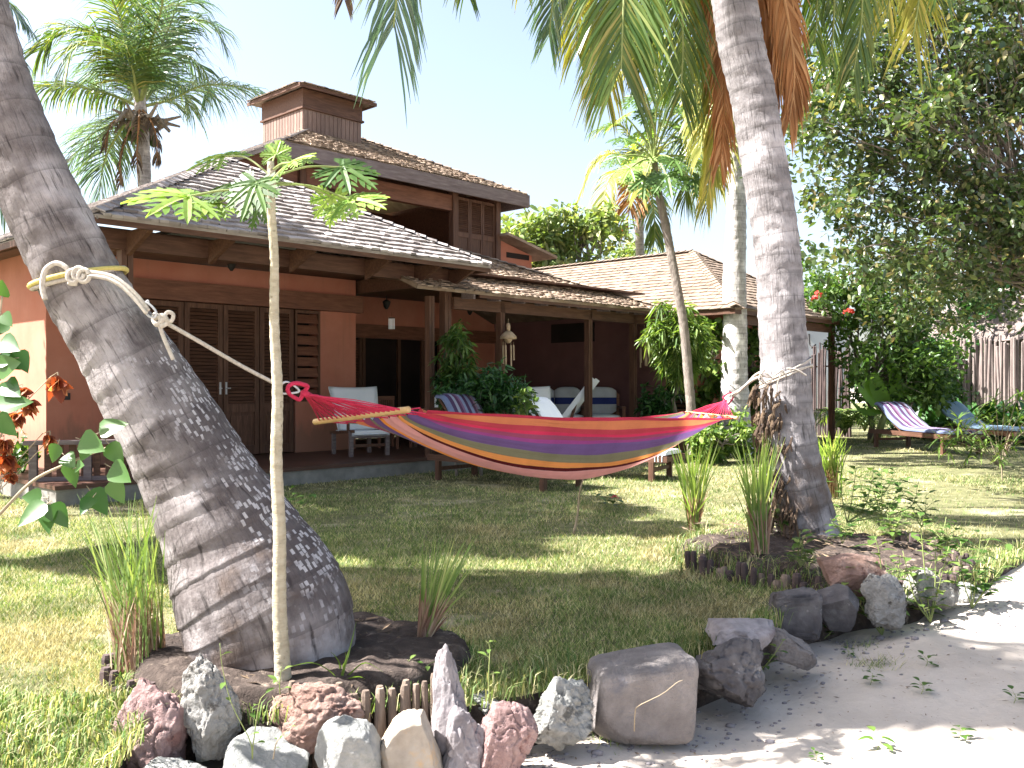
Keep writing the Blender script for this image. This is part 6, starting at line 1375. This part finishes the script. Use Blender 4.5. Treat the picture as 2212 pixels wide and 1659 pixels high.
# dead stem and pink flower on the lawn
weed('bare dead stem standing alone on the middle of the lawn', gz(1240, 1152), [[at(1248, 1110, 8.97), at(1252, 1065, 8.95), at(1260, 1035, 8.95)]], .001, .001, 'litter', None, 'stem', 'dead_stem', .014, 1, 'twig')
weed('small plant with one pink flower on the lawn', gz(1318, 1105), [[at(1325, 1090, 10.4), at(1328, 1074, 10.3)], [at(1310, 1085, 10.4), at(1296, 1065, 10.4)], [at(1312, 1080, 10.4), at(1308, 1050, 10.4)]], .14, .07, 'leaf_bush', None, per=7, tipcol='pink_petal', petal=(.05, 5))
weed('low leafy sprig behind the leaning palm at the platform edge', gz(640, 1100), [[at(630, 1080, 10.6), at(625, 1055, 10.6)], [at(660, 1085, 10.6), at(670, 1065, 10.6)]], .15, .08, 'leaf_bush', None, per=6)
# ------------------------------------------------------------- left foreground shrub with big leaves and rust flowers
def heart_shrub():
    t = thing('leafy_shrub', 'near shrub at the left edge with large glossy heart-shaped leaves', 'shrub', tuple(at(-40, 1250, 3.6))); st = MB(); lf = MB()
    prof = ((0, .25), (.08, .8), (.25, 1), (.5, .82), (.75, .48), (.92, .16), (1, .01))
    b0 = at(-40, 1250, 3.6)
    for l in ([(-50, 1000), (-30, 800), (-5, 700), (5, 640)], [(-60, 1000), (-40, 880), (0, 820), (20, 760)], [(-40, 1150), (0, 1110), (70, 1040), (150, 1000), (250, 960)], [(-50, 1050), (-20, 900), (10, 840)]):
        st.tube(pth([(-40, 1250, 3.6)]+[(x, y, 3.55) for x, y in l], n=24), [.009-.005*i/24 for i in range(25)], 6)
    L = [(5, 640, 0, -28, 42), (5, 680, 30, 30, 34), (0, 740, 40, 10, 55), (20, 770, 45, 25, 48), (-5, 800, 40, -20, 60), (25, 775, -40, 5, 46), (10, 830, 30, 18, 52), (-10, 855, 50, 5, 70), (-15, 760, -20, -40, 50), (15, 700, -30, 20, 40), (35, 760, 25, 40, 44), (0, 880, 30, -8, 60), (-10, 900, 40, 30, 50),
         (175, 950, 30, 10, 58), (205, 945, -20, 30, 50), (215, 935, 35, -15, 58), (235, 960, 20, 25, 46), (240, 1010, 35, 20, 55), (240, 1040, 20, 30, 45), (100, 1090, -30, 20, 58), (105, 1090, 0, 50, 52), (110, 1090, 25, 30, 50), (90, 1075, -35, -5, 40), (140, 985, 25, 25, 40), (150, 1000, 10, 35, 45), (195, 1060, 20, 25, 52), (200, 1075, -20, 25, 40), (165, 1010, 20, -10, 32), (125, 960, -10, 30, 36)]
    for x, y, dx, dy, s in L:
        Y = 3.55+rnd(-.06, .06); p = at(x, y, Y); q = at(x+dx, y+dy, Y+rnd(-.05, .02)); d = q-p; blade_leaf(lf, p, d, (rnd(-.3, .3), -1, rnd(.2, .9)), s/F*Y*1.15, s/F*Y*.95, .12, .22, prof); st.tube([p-d*.4, p], .0016, 4)
    W(st.build('branch', 'twig', smooth=True), t); W(lf.build('leaves', 'leaf_heart', smooth=True), t)
heart_shrub()
def rust_flower(px, py, r, lb):
    Y = 3.7; c = at(px, py, Y); t = thing('dried_flower', lb, 'flower', tuple(c), 0, 'rust coloured drooping blooms at the left edge'); f = MB(); R_ = r/F*Y
    for k in range(22):
        a = k*2.4; e = rnd(-1.1, .5); d = Vector((math.cos(a)*math.cos(e), math.sin(a)*math.cos(e), math.sin(e))); blade_leaf(f, c+ZZ*R_*.35-d*R_*.1, d+Vector((0, 0, -.35)), (rnd(-1, 1), rnd(-1, 1), rnd(-1, 1)), R_*rnd(.8, 1.2), R_*rnd(.6, .95), rnd(.1, .5), .5)
    W(f.build('petals', 'rust_petal', smooth=True), t); m = MB(); m.tube([c+ZZ*R_*.3, c+Vector((-.01, .02, R_*.9)), c+Vector((-.05, .04, R_*.6)), at(-30, py+120, Y)], .0022, 5); W(m.build('stem', 'twig'), t)
for i, (x, y, r) in enumerate(((125, 835, 34), (62, 880, 26), (35, 905, 26), (48, 850, 22), (-5, 905, 34), (8, 965, 26), (15, 1000, 30), (108, 950, 20), (115, 970, 18), (25, 1035, 18))):
    rust_flower(x, y, r, ['largest rust bloom, alone against the orange wall', 'rust bloom on the right of the upper cluster', 'rust bloom low in the upper cluster', 'small bloom at the top of the upper cluster', 'deep red bloom cut by the left edge', 'orange bloom below the one cut by the edge', 'orange bloom at the middle of the left edge', 'upper dark red bloom beside the green leaves', 'lower dark red bloom beside the green leaves', 'lowest rust bloom near the lawn'][i])
# ------------------------------------------------------------- papayas
def papaya_leaf(mb, c, axis, nrm, S_, lobes=7):
    """palmate leaf, every lobe with side lobes; c centre, axis = middle lobe, nrm = upper side"""
    ax_ = Vector(axis).normalized(); n = Vector(nrm).normalized(); n = (n-ax_*n.dot(ax_)).normalized(); s = ax_.cross(n)
    for k in range(lobes):
        a = (k-(lobes-1)/2)*R(42); L = S_*(1-.09*abs(k-(lobes-1)/2)); d = ax_*math.cos(a)+s*math.sin(a); e = n.cross(d); dn = -n*.0
        pr = [(0, .06), (.25, .085), (.38, .075), (.5, .085), (.65, .07), (.8, .07), (1, .005)]; cur = lambda t: Vector(c)+d*L*t-ZZ*L*.22*t*t+n*.0
        vs = []
        for t, w in pr: q = cur(t); vs += [q-e*w*L+n*.03*L, q, q+e*w*L+n*.03*L]
        fs = []
        for i in range(len(pr)-1): b = 3*i; fs += [(b, b+1, b+4, b+3), (b+1, b+2, b+5, b+4)]
        mb.add(vs, fs)
        for sgn in (-1, 1):
            for t0, l in ((.34, .36), (.56, .34), (.76, .2)):
                p = cur(t0); dd = (d*.8+e*sgn*.62).normalized(); ee = n.cross(dd); q = p+e*sgn*.05*L
                vs = [q-ee*.06*L, q+ee*.06*L, q+dd*l*L*.6+ee*.055*L-ZZ*.02*L, q+dd*l*L-ZZ*.04*L, q+dd*l*L*.6-ee*.055*L-ZZ*.02*L]; mb.add(vs, [(0, 1, 2, 3, 4)])
def papaya(label, base, trunk, leafs, pet_r, tr_mat='papaya_bark', seed=3, fruit=None):
    t = thing('papaya_tree', label, 'papaya tree', tuple(base)); W(trunk_mesh(trunk, 20, 160, trunk[0][3]*.1, .05, seed).build('trunk', tr_mat, smooth=True), t); top = Vector(trunk[-1][:3])
    for (st_, c, ax_, n, s, m_) in leafs:
        st_ = top if st_ is None else st_
        lf = MB(); papaya_leaf(lf, c, ax_, n, s); lo = W(lf.build('leaf', m_), t); m = MB(); md = (st_+c)/2+ZZ*(c-st_).length*.08; m.tube(pth3([st_, md, c]), pet_r, 6)
        m.build('leafstalk', 'green_stem', lo); 
        o = [x for x in lo.children][0]; o.data.transform(Matrix.Translation(-Vector(t.location)))
    return t
def pth3(l, n=12): return [tuple(x) for x in smooth_path([tuple(p) for p in l], n)]
TR = px_trunk([(613, 1490, 18), (610, 1420, 15.5), (604, 1300, 14), (604, 1150, 13), (597, 1000, 12.5), (599, 850, 11.5), (592, 700, 10.5), (592, 560, 9.5), (585, 450, 9.5), (586, 390, 9), (584, 350, 7)], 4.16)
A4 = lambda x, y, dy=0: at(x, y, 4.16+dy)
lv = []
for (sx, sy), (cx_, cy_, dy), (axx, axz, axy), s, m_ in (
    ((584, 425), (405, 425, -.15), (-1, .0, -.5), .27, 'leaf_papaya'), ((584, 415), (505, 400, .12), (-1, .1, .6), .2, 'leaf_papaya_dark'), ((584, 410), (470, 440, .05), (-.9, -.2, -.6), .19, 'leaf_papaya'),
    ((585, 400), (552, 395, -.1), (-.3, -1, -.4), .17, 'leaf_papaya_dark'), ((585, 380), (484, 338, .3), (-1, .2, .6), .2, 'leaf_papaya'), ((585, 370), (628, 352, -.1), (.9, .3, -.5), .15, 'leaf_papaya'), ((585, 365), (595, 335, .05), (.2, 1, .2), .1, 'leaf_papaya'),
    ((585, 385), (738, 362, .1), (.9, -.4, -.3), .2, 'leaf_papaya_dark'), ((585, 400), (755, 432, 0), (.9, -.1, -.5), .21, 'leaf_papaya'), ((585, 395), (715, 425, .15), (-.1, -1, .3), .13, 'leaf_papaya'), ((585, 375), (650, 345, .2), (.6, .5, .6), .1, 'leaf_papaya'), ((585, 410), (560, 440, .1), (-.2, -.9, -.3), .12, 'leaf_papaya_dark')):
    lv.append((A4(sx, sy), A4(cx_, cy_, dy), Vector((axx, axy, axz)), Vector((rnd(-.2, .2), -.55, .8)), s, m_))
papaya('slender young papaya tree standing in front of the leaning palm', (TR[0][0], TR[0][1], .05), TR, lv, .0048)
TR2 = px_trunk([(1497, 999, 11), (1494, 900, 10.5), (1486, 800, 10), (1476, 700, 9), (1462, 620, 8.5), (1448, 540, 8), (1434, 470, 8), (1418, 400, 7.5), (1412, 345, 7.5)], 17)
lv = []
for x, y in ((1370, 330), (1360, 365), (1395, 385), (1345, 300), (1385, 290), (1430, 260), (1470, 300), (1455, 345), (1440, 380), (1490, 340), (1400, 240), (1350, 250), (1460, 230), (1480, 270), (1420, 215), (1500, 390), (1385, 350), (1375, 210), (1440, 190), (1330, 340)):
    dy = rnd(-.9, .9); c = at(x, y, 17+dy); d = (c-at(1412, 335, 17)).normalized(); d.z = min(d.z, .2)-.45; lv.append((None, c, d, Vector((rnd(-.3, .3), -.5, 1)), rnd(.34, .5), random.choice(('leaf_papaya_dark', 'leaf_papaya_dark', 'leaf_papaya'))))
papaya('tall papaya tree with dense lobed crown standing left of the white-barked palm', (TR2[0][0], TR2[0][1], 0), TR2, lv, .018, 'bark', 5)
# feathery garden plant in front of the right loungers
def spindle(label, base, heads, L, w, n=22, sr=.012):
    base = Vector(base); t = thing('feathery_shrub', label, 'shrub', tuple(base)); sm = MB(); lf = MB()
    for h_ in heads:
        h_ = Vector(h_); sm.tube(pth3([base, base.lerp(h_, .5)+ZZ*.1, h_]), sr*.6, 5)
        for k in range(n):
            a = k*2.4; e = rnd(-.4, 1.1); d = Vector((math.cos(a)*math.cos(e), math.sin(a)*math.cos(e), math.sin(e))); blade_leaf(lf, h_-ZZ*L*.5*(k % 4)/4, d, (0, 0, 1), L*rnd(.7, 1.1), w, .35, .1, ((0, .4), (.3, 1), (.7, .8), (1, .02)))
    W(sm.build('stem', 'twig', smooth=True), t); W(lf.build('leaves', 'leaf_bright'), t)
bb = gz(2160, 1010)
spindle('feathery yellow-green shrub in front of the two right loungers', bb, [at(x, y, bb.y+rnd(-.6, .6)) for x, y in ((2080, 925), (2100, 950), (2130, 930), (2060, 930), (2030, 945), (2150, 860), (2170, 880), (2200, 900), (2140, 900), (2110, 900), (2200, 850), (2215, 930), (2120, 960), (2160, 960), (2190, 955), (2230, 890), (2090, 975), (2050, 960), (2070, 905))], .36, .03)
bb = gz(2163, 1020)
spindle('small feathery seedling on the lawn at the far right', gz(2165, 1042), [at(2165, 1000, 13.6), at(2160, 985, 13.6)], .2, .02, 16)
# ------------------------------------------------------------- camera, light
cam = bpy.data.cameras.new('camera'); co = bpy.data.objects.new('camera', cam); C.objects.link(co)
co.location = (0, 0, H); co.rotation_euler = (R(90), 0, 0); cam.sensor_width = 36; cam.lens = 36*F/2212; cam.clip_end = 1500; cam.clip_start = .05
S.camera = co
SUN_EL, SUN_AZ = 50, -93      # azimuth from +Y (view direction), clockwise
az = R(SUN_AZ); el = R(SUN_EL); sd = Vector((math.sin(az)*math.cos(el), math.cos(az)*math.cos(el), math.sin(el)))
sun = bpy.data.lights.new('sun', 'SUN'); sun.energy = 5.0; sun.angle = R(.55); sun.color = (1, .965, .92)
so = bpy.data.objects.new('sun', sun); C.objects.link(so); so.rotation_euler = sd.to_track_quat('Z', 'Y').to_euler(); so.location = (-20, 0, 30)
wl = bpy.data.worlds.new('World'); S.world = wl; wl.use_nodes = True; nt = wl.node_tree; nt.nodes.clear()
sk = nt.nodes.new('ShaderNodeTexSky'); sk.sky_type = 'NISHITA'; sk.sun_disc = False; sk.sun_elevation = el; sk.sun_rotation = az
sk.air_density = 1.0; sk.dust_density = 3; sk.ozone_density = .3
bg = nt.nodes.new('ShaderNodeBackground'); bg.inputs[1].default_value = .071; wo = nt.nodes.new('ShaderNodeOutputWorld')
hs = nt.nodes.new('ShaderNodeHueSaturation'); hs.inputs['Saturation'].default_value = .85; nt.links.new(sk.outputs[0], hs.inputs['Color']); nt.links.new(hs.outputs[0], bg.inputs[0]); nt.links.new(bg.outputs[0], wo.inputs[0])
S.view_settings.view_transform = 'Standard'; S.view_settings.look = 'None'; S.view_settings.exposure = 2.35; S.view_settings.gamma = 1
S.view_settings.use_curve_mapping = False
S.cycles.max_bounces = 8; S.cycles.transparent_max_bounces = 8
